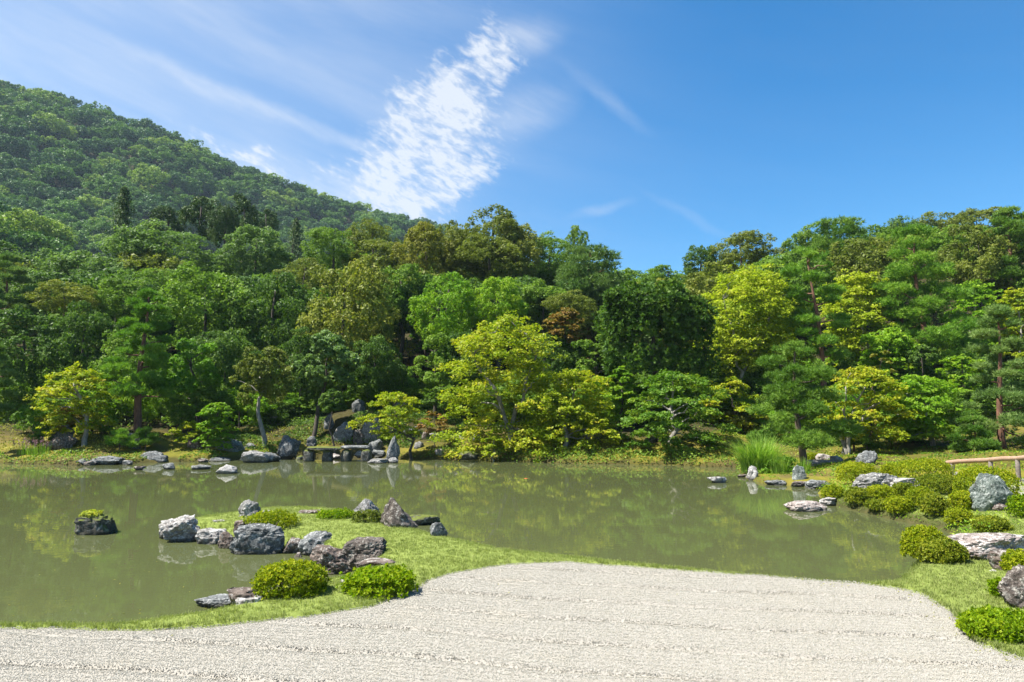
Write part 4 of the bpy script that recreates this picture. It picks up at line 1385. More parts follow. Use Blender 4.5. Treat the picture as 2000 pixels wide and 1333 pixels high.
PROTO = proto_crowns()
_rt = np.random.default_rng(77)
_tp = bend(_rt, (0, 0, -.06), (.03, .02, 1), 7, .02)
V_, F_ = tube(_tp, .022 * np.linspace(1.2, .3, 7), 7)
TRUNK = new_mesh('trunk', V_, F_, shade=True)


def stand(label, cx, top, w, bot, Y, mat, kind, k, group, rot=0.0, name='broadleaf_tree', dy=.95, bark='dark'):
    X, zt, zb, W = frame_tree(cx, top, w, bot, Y)
    base = h1(X, Y)
    rt = root(name, label, 'tree', (X, Y, base), group)
    rt.rotation_euler[2] = rot
    me, C = PROTO[kind][k % len(PROTO[kind])]
    c = link('crown', me, rt, (0, 0, (zt + zb) / 2 - base), LEAF[mat])
    c.scale = (W / 2 * 1.06, W / 2 * dy * 1.06, (zt - zb) / 2 * 1.06)
    t = link('trunk', TRUNK, rt, (0, 0, -.2), BARK[bark])
    H = (zt + zb) / 2 - base + (zt - zb) * .3
    t.scale = (max(H, 2.5), max(H, 2.5), max(H, .5))
    return rt


GS = 'trees standing on the slope behind the pond'
STAND = [
    # behind the left shore
    ('dark broadleaf tree at the left edge behind the yellow maple', 40, 590, 190, 790, 46, 'dark', 'fine', 0),
    ('dark tree with pale lit top between the left edge tree and the left pine', 165, 590, 150, 790, 47, 'dark', 'fine', 1),
    ('rounded green crown low behind the tall left pine', 255, 640, 130, 800, 45, 'mid', 'fine', 2),
    ('big rounded pale lit tree in the middle of the left slope', 395, 512, 215, 720, 52, 'mid', 'fine', 3),
    ('dark rounded tree between the pale lit tree and the mottled tree', 530, 525, 165, 720, 52, 'dark', 'fine', 4),
    ('large mottled yellow green tree left of the picture middle', 680, 497, 200, 760, 50, 'mottled', 'fine', 5),
    ('yellow topped bush crown on the left slope above the dark trees', 130, 548, 120, 620, 53, 'mottled', 'fine', 6),
    ('light green tree behind the tall left pine top', 235, 535, 120, 640, 55, 'mid', 'fine', 0),
    ('dark tree behind the bright fresh green pointed tree', 440, 640, 150, 800, 47, 'dark', 'fine', 2),
    ('dark tree behind the pale large leaved tree', 590, 640, 120, 800, 47, 'dark', 'fine', 1),
    ('shady tree over the waterfall head', 730, 650, 130, 790, 47, 'dark', 'fine', 6),
    ('yellow green rounded tree above the gap between waterfall and largest maple', 868, 528, 135, 690, 50, 'maple_green', 'fine', 4),
    ('fresh green rounded tree directly behind the largest maple top', 978, 535, 120, 670, 50, 'maple_green', 'fine', 3),
    ('dark tree behind the largest maple on its left', 900, 640, 120, 790, 47, 'dark', 'fine', 5),
    ('dark tree behind the largest maple on its right', 1075, 650, 130, 800, 46.5, 'dark', 'fine', 4),
    ('small olive clipped dome above the red maple', 1115, 568, 105, 640, 54, 'olive', 'fine', 2),
    ('dark understory tree left of the clipped block tree foot', 1190, 700, 110, 830, 46, 'dark', 'fine', 0),
    ('dark understory tree beneath the clipped block tree', 1300, 720, 150, 850, 47.5, 'dark', 'fine', 5),
    ('dark tree below the big bright yellow maple', 1420, 690, 150, 830, 50, 'dark', 'fine', 3),
    ('shady tree behind the shore pine', 1530, 690, 140, 850, 48, 'mid', 'fine', 6),
    ('shady tree behind the forked pale maple', 1650, 690, 140, 860, 47, 'dark', 'fine', 1),
    ('shady tree behind the spreading green maple', 1790, 700, 150, 870, 46, 'dark', 'fine', 4),
    ('shady tree behind the layered right edge pine', 1920, 690, 150, 870, 45, 'dark', 'fine', 2),
    ('dark tree at the right edge behind the log rail', 2010, 700, 120, 880, 42, 'dark', 'fine', 0),
    # second row
    ('dark grey green tree high at the left edge under the mountain', 40, 470, 170, 600, 78, 'pale', 'coarse', 0),
    ('olive pale tree right of the high left edge tree', 150, 490, 160, 600, 74, 'pale', 'coarse', 1),
    ('broad pale chinquapin crown on the left hill', 318, 440, 200, 560, 76, 'pale', 'fine', 2),
    ('pale chinquapin crown right of the broad left hill one', 505, 440, 150, 560, 78, 'pale', 'fine', 3),
    ('low pale tree between the broad pale crown and the mountain', 215, 500, 120, 590, 70, 'pale', 'coarse', 4),
    ('fresh green feathery tree left of the hill saddle', 645, 440, 110, 545, 74, 'mid', 'fine', 5),
    ('dark olive tree in the hill saddle against the mountain foot', 725, 425, 110, 530, 86, 'olive', 'fine', 6),
    ('brown green tree in the hill saddle below the dark olive one', 735, 465, 110, 550, 74, 'olive', 'coarse', 2),
    ('straw coloured thin tree left of the highest middle tree', 830, 425, 140, 575, 68, 'straw', 'fine', 0),
    ('highest feathery olive tree in the middle of the hill', 955, 400, 150, 560, 72, 'olive', 'fine', 4),
    ('olive tree close on the left of the highest feathery one', 888, 428, 110, 560, 70, 'olive', 'fine', 6),
    ('olive green tree close on the right of the highest feathery one', 1012, 432, 100, 560, 71, 'mottled', 'fine', 5),
    ('rounded olive tree low in front of the highest feathery one', 950, 455, 150, 570, 68, 'olive', 'fine', 3),
    ('bright green tree right of the highest middle tree', 1070, 455, 105, 560, 74, 'mid', 'fine', 2),
    ('narrow dark topped tree sticking up right of the middle hill', 1128, 436, 50, 520, 80, 'mid', 'coarse', 3),
    ('low tree at the lowest point of the skyline', 1235, 525, 120, 600, 80, 'mid', 'coarse', 4),
    ('green tree right of the lowest skyline point', 1300, 512, 120, 600, 76, 'mid', 'coarse', 5),
    ('dark bushy tree left of the rounded olive crown against the sky', 1370, 475, 80, 570, 74, 'dark', 'coarse', 6),
    ('rounded olive oak crown standing alone against the sky', 1452, 450, 125, 550, 72, 'olive', 'fine', 3),
    ('green tree right of the rounded olive oak crown', 1572, 440, 90, 540, 76, 'mid', 'coarse', 1),
    ('dense green tree on the right hill below the skyline', 1690, 440, 130, 560, 74, 'mid', 'fine', 4),
    ('dark tree on the right hill behind the biggest pine', 1745, 425, 120, 540, 82, 'dark', 'fine', 5),
    ('olive tree crowning the right hill behind the biggest pine', 1840, 412, 130, 520, 86, 'olive', 'fine', 6),
    ('umbrella shaped olive tree at the top of the right hill', 1905, 402, 130, 500, 88, 'olive', 'fine', 0),
    ('dark green tree between the biggest pine and the right edge pine', 1900, 460, 130, 570, 66, 'dark', 'fine', 2),
    ('mid green tree behind the big bright yellow maple', 1500, 500, 120, 600, 62, 'mid', 'coarse', 6),
    ('olive tree behind the top of the clipped block tree', 1335, 530, 130, 630, 56, 'mottled', 'coarse', 0),
    ('mid green tree behind the right maple at the picture edge', 2020, 520, 130, 640, 56, 'mid', 'coarse', 4),
    ('dull green tree left behind the mottled yellow green tree', 590, 500, 110, 600, 62, 'olive', 'fine', 4),
    ('mid green tree right behind the mottled yellow green tree', 790, 510, 120, 640, 58, 'mid', 'coarse', 5),
    ('green tree filling the slope below the wide pale pine', 1060, 545, 110, 640, 58, 'mid', 'coarse', 1),
    ('pale green tree below the broad pale chinquapin crown', 290, 520, 140, 610, 62, 'mid', 'fine', 6),
    ('dark tree behind the yellow topped bush crown at left', 90, 520, 140, 620, 64, 'dark', 'coarse', 3),
]
for i, (lb, cx, top, w, bot, Y, mat, kind, k) in enumerate(STAND):
    stand(lb, cx, top, w, bot, Y, mat, kind, k, GS, rot=i * 1.7)
CEDAR = [('dark pointed cedar rising left of the other cedars', 240, 368, 62, 500, 88), ('broken topped tall cedar in the middle of the cedar row', 398, 374, 85, 490, 90),
         ('slim cedar right of the tall broken topped cedar', 478, 382, 70, 500, 92), ('pale stubby cedar between the pointed and the tall cedar', 322, 392, 75, 500, 94),
         ('small pointed cedar right of the cedar row', 578, 428, 45, 500, 96), ('short cedar at the right end of the cedar row', 520, 402, 50, 490, 98), ('short cedar beside the tall broken topped cedar', 435, 398, 60, 490, 86)]
for i, (lb, cx, top, w, bot, Y) in enumerate(CEDAR):
    stand(lb, cx, top, w, bot, Y, 'cedar', 'conifer' if i in (0, 4) else 'coarse', i, 'cedars below the mountain', i * 2.1, 'cedar_tree', .9)

# trees filling the slopes between them: their tops stay under the skyline of the named ones
SKY = np.array([(-200, 480), (0, 490), (100, 485), (200, 475), (300, 460), (600, 465), (700, 450), (800, 450), (880, 430), (1000, 440), (1040, 460), (1150, 480), (1210, 520), (1240, 540), (1300, 525),
                (1400, 480), (1500, 490), (1540, 475), (1600, 455), (1700, 445), (1800, 430), (1900, 425), (2000, 430), (2200, 440)])
rng = np.random.default_rng(4)
placed = []
for t in range(4000):
    if len(placed) >= 125:
        break
    px = rng.uniform(-60, 2060)
    Y = rng.uniform(57, 112) if t % 2 else rng.uniform(60, 100)
    X = at_depth(px, 600, Y)[0]
    if any((X - a) ** 2 + (Y - b) ** 2 < 5.0 ** 2 for a, b in placed):
        continue
    base = h1(X, Y)
    Ht = rng.uniform(6.0, 10.5)
    py = to_px((X, Y, base + Ht))[1]
    lim = np.interp(px, SKY[:, 0], SKY[:, 1]) + 14
    if py < lim:
        Ht = at_depth(px, lim, Y)[2] - base
        if Ht < 3.5:
            continue
    placed.append((X, Y))
    i = len(placed)
    me, C = PROTO['coarse'][i % 7]
    rt = root('broadleaf_tree', 'ordinary green tree crown filling the wooded slope behind the named trees', 'tree', (X, Y, base), 'trees filling the wooded slope')
    rt.rotation_euler[2] = i * 2.3
    wd = rng.uniform(.46, .6) * max(Ht, 6.5)
    c = link('crown', me, rt, (0, 0, Ht * .52), LEAF[['dark', 'mid', 'olive', 'mid', 'pale', 'dark', 'mottled'][int(rng.integers(7))]])
    c.scale = (wd, wd, Ht * .5)
    tr = link('trunk', TRUNK, rt, (0, 0, -.2), BARK['dark'])
    tr.scale = (Ht * .8,) * 3

# bushes under the trees of the lower slope
rng = np.random.default_rng(14)
bushes = []
for t in range(3000):
    if len(bushes) >= 150:
        break
    px = rng.uniform(-40, 2040)
    Y = rng.uniform(41.5, 55)
    X = at_depth(px, 700, Y)[0]
    d = poly_sd(np.array([X]), np.array([Y]), POND)[0]
    if d < 5.8 or any((X - a) ** 2 + (Y - b) ** 2 < 2.1 ** 2 for a, b in bushes) or (-14.5 < X < -5.5 and Y < 45.5):
        continue
    bushes.append((X, Y))
    i = len(bushes)
    base = h1(X, Y)
    rt = root('understory_bush', 'leafy green bush in the shade under the trees of the lower slope', 'bush', (X, Y, base), 'bushes under the slope trees')
    rt.rotation_euler[2] = i * 1.9
    Ht, wd = rng.uniform(1.6, 3.4), rng.uniform(1.3, 2.4)
    c = link('foliage', PROTO['coarse'][i % 7][0], rt, (0, 0, Ht * .42), LEAF[['dark', 'mid', 'mid', 'bright', 'maple_dark', 'maple_green'][int(rng.integers(6))]])
    c.scale = (wd, wd, Ht * .55)
    tr = link('stem', TRUNK, rt, (0, 0, -.1), BARK['dark'])
    tr.scale = (Ht * .7,) * 3

# ------------------------------------------------------------------ the wooded mountain
hillp = []
for s in range(6):
    rng = np.random.default_rng(600 + s)
    V, F, T, C, r = crown_broad(rng, .95, .95, .8, 3600, .10, 20, .40, 11, -.3, .7)
    hillp.append(new_mesh('crown', V, F, {'tint': T}, [LEAF[['hill_mid', 'hill_blue', 'hill_light', 'hill_mid', 'hill_blue', 'hill_mid'][s]]]))
rng = np.random.default_rng(8)
pts = []
yy = 125.0
while yy < 600:
    st = 7.2 + yy * .002
    xx = np.arange(-470, 260, st) + rng.uniform(-.4, .4) * st
    n = len(xx)
    X = xx + rng.uniform(-.42, .42, n) * st
    Yv = yy + rng.uniform(-.42, .42, n) * st
    pts.append(np.stack([X, Yv], -1))
    yy += st
pts = np.concatenate(pts)
Z = height(pts[:, 0], pts[:, 1])
P3 = np.column_stack([pts, Z])
px, py = to_px(P3 + np.array([0, 0, 4.0]))
ry = np.interp(P3[:, 0], RIDGE[:, 0], RIDGE[:, 1])
skl = np.interp(px, SKY[:, 0], SKY[:, 1])
vis = (px > -140) & (px < 1350) & (P3[:, 1] < ry + 14) & (py < skl + 30)
P3, px, py = P3[vis], px[vis], py[vis]
o = np.argsort(P3[:, 1])
P3, px, py = P3[o], px[o], py[o]
# the 200 nearest, largest in the picture, as trees of their own
inframe = np.where((px > 5) & (px < 900) & (py < np.interp(px, SKY[:, 0], SKY[:, 1]) - 12))[0][:200]
is_near = np.zeros(len(P3), bool)
is_near[inframe] = True
for i in inframe:
    X, Y, z = P3[i]
    spur = Y < 215 and X < -70
    lb = ('round light green tree on the near spur at the left edge below the mountain' if spur else 'round leafy tree in the forest on the lower mountain slope')
    rt = root('broadleaf_tree', lb, 'tree', (X, Y, z), 'trees on the near left spur' if spur else 'trees on the lower mountain slope')
    me = hillp[int(rng.integers(6))] if not spur else hillp[[0, 2, 2, 2][int(rng.integers(4))]]
    c = bpy.data.objects.new('crown', me)
    COL.objects.link(c)
    c.parent = rt
    s = rng.uniform(4.2, 5.5) + 4.5 * rng.random() ** 3
    c.location = (0, 0, s * .75)
    c.scale = (s, s, s * rng.uniform(.8, 1.1))
    c.rotation_euler[2] = rng.uniform(0, 6.28)
rest = P3[~is_near] + np.array([0, 0, 2.6])
scatter('mountain_forest', rest, hillp, 3.8, 8.6, .12)

# ------------------------------------------------------------------ clipped azaleas and other shrubs
def shrub_mesh(rng, W, D, H, n, L, rough=.07, bumps=2.0, sqp=.88):
    """a dome of leaf rosettes: each rosette a whorl of leaves round a twig tip"""
    per = 8
    m = int(n // per)
    d = rand_dirs(rng, m)
    d[:, 2] = np.where(d[:, 2] < -.4, -d[:, 2], d[:, 2])
    off = rng.uniform(-9, 9, 3)
    k = 1 + rough * fbm(d * bumps + off, 3, 2)
    inner = rng.random(m) < .32
    shell = np.where(inner, rng.uniform(.62, .95, m), rng.uniform(.93, 1.06, m))
    sq = np.sign(d) * np.abs(d) ** sqp
    C = sq * (k * shell)[:, None] * np.array([W / 2, D / 2, H * .58]) + np.array([0, 0, H * .42])
    C = C + d * (rng.normal(size=m) * L * .55)[:, None]
    kp = C[:, 2] > .01
    C, d = C[kp], d[kp]
    m = len(C)
    rt_ = np.clip(.5 + .28 * rng.normal(size=m) + .22 * fbm(C * 2.2 / W + off, 2, 9), 0, 1)
    i = np.repeat(np.arange(m), per)
    t = unit(d[i] * .75 + np.array([0, 0, .25]) + .85 * rand_dirs(rng, len(i)))
    l = (L * rng.uniform(.7, 1.25, len(i)))[:, None]
    b = unit(np.cross(t, d[i] + .3 * rng.normal(size=t.shape)))
    nn = np.cross(b, t)
    o = C[i]
    V = np.stack([o, o + t * l * .55 + b * l * .24 + nn * l * .05, o + t * l - nn * l * .08, o + t * l * .55 - b * l * .24 + nn * l * .05], 1).reshape(-1, 3)
    F = np.arange(4 * len(i)).reshape(-1, 4)
    return V, F, np.repeat(np.clip(rt_[i] * .75 + .25 * rng.random(len(i)), 0, 1), 4)


def shrub(label, x0, y0, x1, y1, mat, n=4200, L=.055, seed=0, group='clipped azaleas on the right bank', dep=.95, name='azalea_shrub', rough=.1, cat='shrub', bumps=2.0):
    rng = np.random.default_rng(3000 + seed)
    cx = (x0 + x1) / 2
    p = ground_at(cx, y1)
    W = (x1 - x0) / 1333.33 * (p[1] * 1.02)
    D = W * dep
    Yc = p[1] + D * .36
    W = (x1 - x0) / 1333.33 * Yc
    v = (y1 - y0) / 1333.33 * Yc
    H = max(at_depth(cx, y0, Yc)[2] - h1(at_depth(cx, y1, Yc)[0], Yc) - L * (.45 if y1 < 1150 else 2.4), v * .4)
    V, F, T = shrub_mesh(rng, (W - L * 1.2) * (.9 if y1 < 1060 and y1 > 900 and x0 > 1500 else .96), D * .9, H, n, L, rough, bumps)
    X = at_depth(cx, y1, Yc)[0]
    base = h1(X, Yc)
    rt = root(name, label, cat, (X, Yc, base), group)
    crown_obj(V, F, T, rt, mat, name='foliage')
    for q in range(4):
        a = q * 1.6 + seed
        e = np.array([math.cos(a) * W * .25, math.sin(a) * D * .25, H * .6])
        part_tube('stem', bend(rng, (math.cos(a) * .03, math.sin(a) * .03, -.05), e, 4, .06), np.array([.018, .014, .01, .006]) * max(W, .6), rt, BARK['brown'], 5)
    return rt


lb_, cx_, t_, w_, b_, Y_ = CLIPPED
X_, zt_, zb_, W_ = frame_tree(cx_, t_, w_, b_, Y_)
bz_ = h1(X_, Y_)
rt = root('broadleaf_tree', lb_, 'tree', (X_, Y_, bz_), 'broadleaf trees on the slope')
V, F, T = shrub_mesh(np.random.default_rng(88), W_, W_ * .85, zt_ - zb_, 56000, .26, .16, 2.6, .60)
crown_obj(V + np.array([0, 0, zb_ - bz_]), F, T, rt, 'hedge')
part_tube('trunk', bend(np.random.default_rng(3), (0, 0, -.3), (.1, 0, (zt_ + zb_) / 2 - bz_), 7, .03), .22 * np.linspace(1.2, .5, 7), rt, BARK['dark'], 8)
NS = 'shrubs on the near grass'
shrub('dense round yellow green shrub at the cove on the near grass', 497, 1092, 636, 1173, 'azalea', 17000, .042, 1, NS, .85, rough=.1, bumps=3)
shrub('loose bright green shrub right of the dense round one at the cove', 674, 1102, 806, 1168, 'azalea_vivid', 9000, .052, 2, NS, .85, rough=.3, bumps=3.5)
shrub('vivid yellow green shrub at the right edge where gravel meets grass', 1888, 1186, 2050, 1260, 'azalea_vivid', 17000, .043, 3, NS, .75, bumps=3)
shrub('yellow spreading shrub on top of the spit behind the dark square block', 482, 1001, 580, 1040, 'azalea', 7000, .045, 4, 'shrubs on the grassy spit', .8, rough=.3, bumps=3)
shrub('low bright green shrub strip at the back of the grassy spit', 620, 998, 692, 1016, 'azalea_vivid', 3500, .045, 5, 'shrubs on the grassy spit', .6, rough=.25, bumps=3)
shrub('grey brown low shrub between the pyramid boulder and the spike rock', 688, 998, 748, 1024, 'olive', 3800, .04, 6, 'shrubs on the grassy spit', .6, rough=.2)
AZ = [
    ('large clipped dome azalea at the left end, left of the long pale boulder', 1635, 905, 1712, 948, 'azalea'),
    ('small clipped azalea dome in front of the largest mound at its left', 1722, 908, 1758, 932, 'azalea'),
    ('largest clipped azalea mound behind the long pale boulder', 1748, 898, 1862, 952, 'azalea'),
    ('dull green clipped azalea right of the long pale boulder tail', 1797, 930, 1880, 970, 'azalea_dull'),
    ('large clipped azalea mound behind and right of the standing stone', 1872, 914, 1986, 985, 'azalea'),
    ('yellow clipped azalea at the water by the small joining stone', 1606, 950, 1650, 982, 'azalea'),
    ('tall dull brownish shrub at the water below the long boulder', 1652, 955, 1698, 998, 'azalea_dull'),
    ('clipped azalea dome directly in front of the long pale boulder', 1692, 950, 1748, 980, 'azalea'),
    ('small dull azalea right of the dome before the long boulder', 1746, 946, 1784, 972, 'azalea_dull'),
    ('neat round azalea in the middle of the azalea point', 1773, 954, 1825, 996, 'azalea'),
    ('reddish tipped azalea below the neat round azalea', 1802, 968, 1850, 1018, 'azalea_dull'),
    ('clipped azalea touching the left side of the standing stone', 1857, 962, 1908, 1002, 'azalea'),
    ('bright yellow azalea on the waterline in the middle of the point', 1732, 972, 1782, 1014, 'azalea'),
    ('low grassy azalea on the waterline left of the bright yellow one', 1694, 978, 1738, 1006, 'azalea_dull'),
    ('rounded azalea on the waterline at the right end of the point', 1848, 995, 1900, 1034, 'azalea'),
    ('wide low azalea on the lawn right of the waterline row', 1904, 1011, 1970, 1044, 'azalea_dull'),
    ('bright green shrub at the right edge beside the standing stone', 1975, 970, 2030, 1016, 'azalea_vivid'),
    ('big smooth round clipped azalea left of the broad pinkish slab', 1768, 1032, 1846, 1102, 'azalea'),
    ('looser azalea growing against the big smooth round one', 1806, 1056, 1880, 1106, 'azalea_dull'),
    ('yellow green shrub above the dark ridged stone at the right edge', 1968, 1080, 2030, 1128, 'azalea'),
    ('narrow shrub behind the left side of the dark ridged stone', 1940, 1125, 1962, 1172, 'azalea_vivid'),
    ('small clipped azalea at the foot of the inlet pine', 1576, 886, 1600, 900, 'azalea'),
]
for i, (lb, x0, y0, x1, y1, mt) in enumerate(AZ):
    big = (x1 - x0) > 60
    shrub(lb, x0, y0, x1, y1, mt, (13000 if big else 8000) * (1.5 if y1 > 1060 else 1), .038 if y1 > 1030 else .046, 20 + i, rough=.06 if mt == 'azalea' else .16, bumps=2.2)

# ferns on the pond stone
rng = np.random.default_rng(21)
p = ground_at(182, 1046)
st_ = [o for o in bpy.data.objects if o.get('label', '').startswith('dark block stone alone')][0]
hz = max(v.co.z for v in st_.data.vertices)
rt = root('fern', 'yellow green ferns growing over the top of the lone pond stone', 'plant', (st_.location.x, st_.location.y, st_.location.z + hz * .9))
n = 900
a = rng.uniform(0, 2 * PI, n)
r = rng.random(n) ** .6
r = r * (.75 + .5 * (fbm(np.stack([np.cos(a) * 2, np.sin(a) * 2, a * 0], -1), 2, 3)))
P = np.stack([np.cos(a) * r * .33 - .02, np.sin(a) * r * .26 - .05, .02 + .06 * rng.random(n) - .24 * np.clip(r - .6, 0, 1) * (np.sin(a) < .3)], -1)
V, F, T = quads(P, unit(np.stack([np.cos(a) * .5, np.sin(a) * .5 - .2, np.ones(n)], -1) + .4 * rng.normal(size=(n, 3))), .06, .022, rng, rng.random(n), droop=np.stack([np.cos(a), np.sin(a), -.3 * np.ones(n)], -1))
crown_obj(V, F, T, rt, 'azalea', name='foliage')

# ------------------------------------------------------------------ tall grass clumps, heather, weeds
def long_blades(rng, n, H, W, spread, arch=.8, seg=6):
    V, F, T = [], [], []
    for i in range(n):
        a = rng.uniform(0, 2 * PI)
        r = spread * rng.random() ** .7
        b = a + rng.normal() * .5
        o = np.array([r * math.cos(b), r * math.sin(b), 0.])
        h = H * rng.uniform(.5, 1.05)
        out = h * arch * rng.uniform(.15, 1.0)
        s = np.array([-math.sin(a), math.cos(a), 0]) * W
        tt = rng.random()
        k = len(V)
        for q in range(seg):
            t = q / (seg - 1)
            c = o + np.array([math.cos(a), math.sin(a), 0]) * out * t ** 1.7 + np.array([0, 0, h * (1.25 * t - .45 * t ** 2.6 * (out / h + .15))])
            w = s * (1 - t * .85)
            V += [c - w, c + w]
            T += [tt, tt]
        for q in range(seg - 1):
            F.append((k + 2 * q, k + 2 * q + 1, k + 2 * q + 3, k + 2 * q + 2))
    return np.array(V), np.array(F), np.array(T)


def clump(name, label, px, py, Y, H, n, W, spread, mat, group=None, arch=.8, seed=0, cat='plant'):
    rng = np.random.default_rng(seed)
    X = at_depth(px, py, Y)[0]
    V, F, T = long_blades(rng, n, H, W, spread, arch)
    o = link(name, new_mesh(name, V, F, {'tint': T}), None, (X, Y, max(h1(X, Y), 0) - .02), LEAF[mat])
    return tag(o, label, cat, group)


clump('ornamental_grass', 'tall arching bright green grass clump at the inlet beside the shore pine', 1482, 905, 29.0, 1.45, 1100, .016, .7, 'reed', 'grass clumps at the inlet', 1.0, 1)
clump('ornamental_grass', 'shorter leafy grass tuft right of the tall arching clump', 1522, 940, 27.8, .7, 260, .014, .35, 'reed', 'grass clumps at the inlet', .5, 2)
clump('ornamental_grass', 'grass tuft in front of the grey green stone at the inlet', 1568, 945, 27.3, .6, 160, .012, .3, 'reed', 'grass clumps at the inlet', .5, 3)
rng = np.random.default_rng(31)
for k, (px, py, Y) in enumerate([(46, 890, 36.2), (66, 890, 36.0), (85, 890, 36.1)]):
    X = at_depth(px, py, Y)[0]
    rt = root('flowering_plant', ['left', 'middle', 'right'][k] and ['purple flower spikes at the far left shore, leftmost clump', 'purple flower spikes at the far left shore, middle clump', 'purple flower spikes at the far left shore, clump nearest the young pine'][k], 'plant', (X, Y, h1(X, Y)), 'purple flowers on the left shore')
    V, F, T = long_blades(rng, 90, .55, .012, .3, .25)
    link('stem', new_mesh('stem', V, F, {'tint': T}), rt, mat=LEAF['reed'])
    n = 190
    sp = rng.integers(0, 22, n)
    sx_, sy_, sh_ = rng.normal(size=22) * .26, rng.normal(size=22) * .2, rng.uniform(.55, .95, 22)
    P = np.stack([sx_[sp] + .015 * rng.normal(size=n), sy_[sp] + .015 * rng.normal(size=n), sh_[sp] - rng.random(n) * .28], -1)
    V, F, T = quads(P, rand_dirs(rng, n), .07, .04, rng, rng.random(n))
    link('flower', new_mesh('flower', V, F, {'tint': T}), rt, mat=LEAF['heather'])

# low growth along the far shoreline and under the trees: nobody could count it
def cover(name, n, xr, yr, cond, hmax, L, mat, seed, tint=(0, 1)):
    rng = np.random.default_rng(seed)
    x = rng.uniform(*xr, n)
    y = rng.uniform(*yr, n)
    d = poly_sd(x, y, POND)
    nz = fbm(np.stack([x * .55, y * .55, x * 0], -1), 3, seed)
    ok = cond(x, y, d, nz)
    x, y, nz = x[ok], y[ok], nz[ok]
    m = len(x)
    z = height(x, y) + hmax * np.clip(nz + .55, .05, 1.3) * rng.random(m)
    N = unit(rng.normal(size=(m, 3)) * .7 + np.array([0, -.15, .8]))
    l = L * rng.uniform(.6, 1.4, m)
    V, F, T = quads(np.stack([x, y, z], -1), N, l, l * .5, rng, tint[0] + (tint[1] - tint[0]) * np.clip(.5 + .4 * nz + .25 * rng.normal(size=m), 0, 1))
    o = link(name, new_mesh(name, V, F, {'tint': T}), None, mat=LEAF[mat])
    tag(o, kind='stuff')


cover('shore_weeds', 80000, (-30, 14), (28, 40), lambda x, y, d, nz: (d > 0) & (d < .9 + .5 * nz) & (nz > -.35), .32, .12, 'mid', 61)
cover('moss_tufts', 60000, (-34, 34), (33, 44), lambda x, y, d, nz: (d > .6) & (d < 8) & (nz > -.15), .10, .10, 'mottled', 62)
cover('understory_leaves', 60000, (-50, 50), (40, 64), lambda x, y, d, nz: (d > 6) & (nz > -.25), .9, .22, 'dark', 63)
cover('waterfall_ferns', 36000, (-17, -3), (37, 49), lambda x, y, d, nz: (d > .9) & (nz > -.35), .35, .13, 'dark', 66)
cover('bank_weeds', 16000, (6, 16), (14, 27), lambda x, y, d, nz: (d > 0) & (d < .9) & (nz > -.4), .28, .06, 'maple_green', 64)
cover('right_moss', 30000, (8, 30), (25, 44), lambda x, y, d, nz: (d > 1.0) & (d < 16) & (nz > -.3), .07, .10, 'maple_dark', 67)
cover('azalea_bank_grass', 26000, (7, 18), (14, 30), lambda x, y, d, nz: (d > .5) & (d < 6) & (nz > -.2), .09, .06, 'maple_green', 65)

# ------------------------------------------------------------------ log rail, stone bridge, path, koi, floating leaves
def wood_mat(name, a, b):
    g = material(name)
    tc = g.n('ShaderNodeTexCoord')
    mp = g.n('ShaderNodeMapping')
    mp.inputs['Scale'].default_value = (.6, 7, 7)
    g.put(mp.inputs[0], tc.outputs['Object'])
    n = g.noise(mp.outputs[0], 3, 5, .65, .3)
    g.put(g.bsdf.inputs['Base Color'], g.ramp(n, [(.3, a), (.7, b)]))
    g.bsdf.inputs['Roughness'].default_value = .8
    return g.mat


M_LOG = wood_mat('peeled_log', (.20, .125, .08), (.38, .25, .17))
M_POST = wood_mat('weathered_post', (.10, .08, .065), (.24, .20, .17))
A = at_depth(1850, 904, 24.0)
Bp = at_depth(2090, 888, 19.5)
rt = root('log_rail', 'peeled pinkish log handrail on dark round posts at the right edge', 'railing', (A[0], A[1], h1(A[0], A[1])))
o0 = np.array(rt.location)
rg = np.random.default_rng(2)
part_tube('log', bend(rg, A - o0, Bp - o0, 9, .006), np.full(9, .072), rt, M_LOG, 12)
V, F = ICO[1]
for t in (.05, .40, .62, .70, .98):
    q = A + (Bp - A) * t
    gz_ = h1(q[0], q[1])
    part_tube('post', np.array([[q[0], q[1], gz_ - .2], [q[0], q[1], (gz_ + q[2]) / 2], [q[0], q[1], q[2] - .05]]) - o0, np.array([.07, .068, .066]), rt, M_POST, 10)

# stone bridge before the waterfall
g0 = at_depth(658, 874, 36.6)
rt = root('stone_bridge', 'flat grey stone slab bridge on low stones before the waterfall', 'bridge', (g0[0], g0[1], 0))


def slab_part(name, x0, x1, y, z0, z1, depth, mat, seed, parent, sub=3):
    V, F = rock_shape(np.random.default_rng(seed), sub, 'block', 6, .06)
    c = np.array([(x0 + x1) / 2, y, (z0 + z1) / 2])
    V = V * np.array([(x1 - x0) / 2, depth / 2, (z1 - z0) / 2]) + c - np.array(parent.location)
    me = new_mesh(name, V, F, mats=[ROCK[mat]], shade=True)
    me.set_sharp_from_angle(angle=R(35))
    return link(name, me, parent)


bl, br = at_depth(598, 872, 36.6), at_depth(722, 872, 36.6)
slab_part('bridge_slab', bl[0], (bl[0] + br[0]) / 2 + .25, 36.6, g0[2] - .16, g0[2] + .04, .8, 'moss', 1, rt)
slab_part('bridge_slab', (bl[0] + br[0]) / 2 + .1, br[0], 36.75, g0[2] - .10, g0[2] + .09, .8, 'blue', 2, rt)
for k, pxx in enumerate((604, 640, 676, 716)):
    q = at_depth(pxx, 880, 36.6)
    slab_part('bridge_pier', q[0] - .28, q[0] + .28, 36.6, -.4, g0[2] - .1, .6, 'moss', 5 + k, rt)

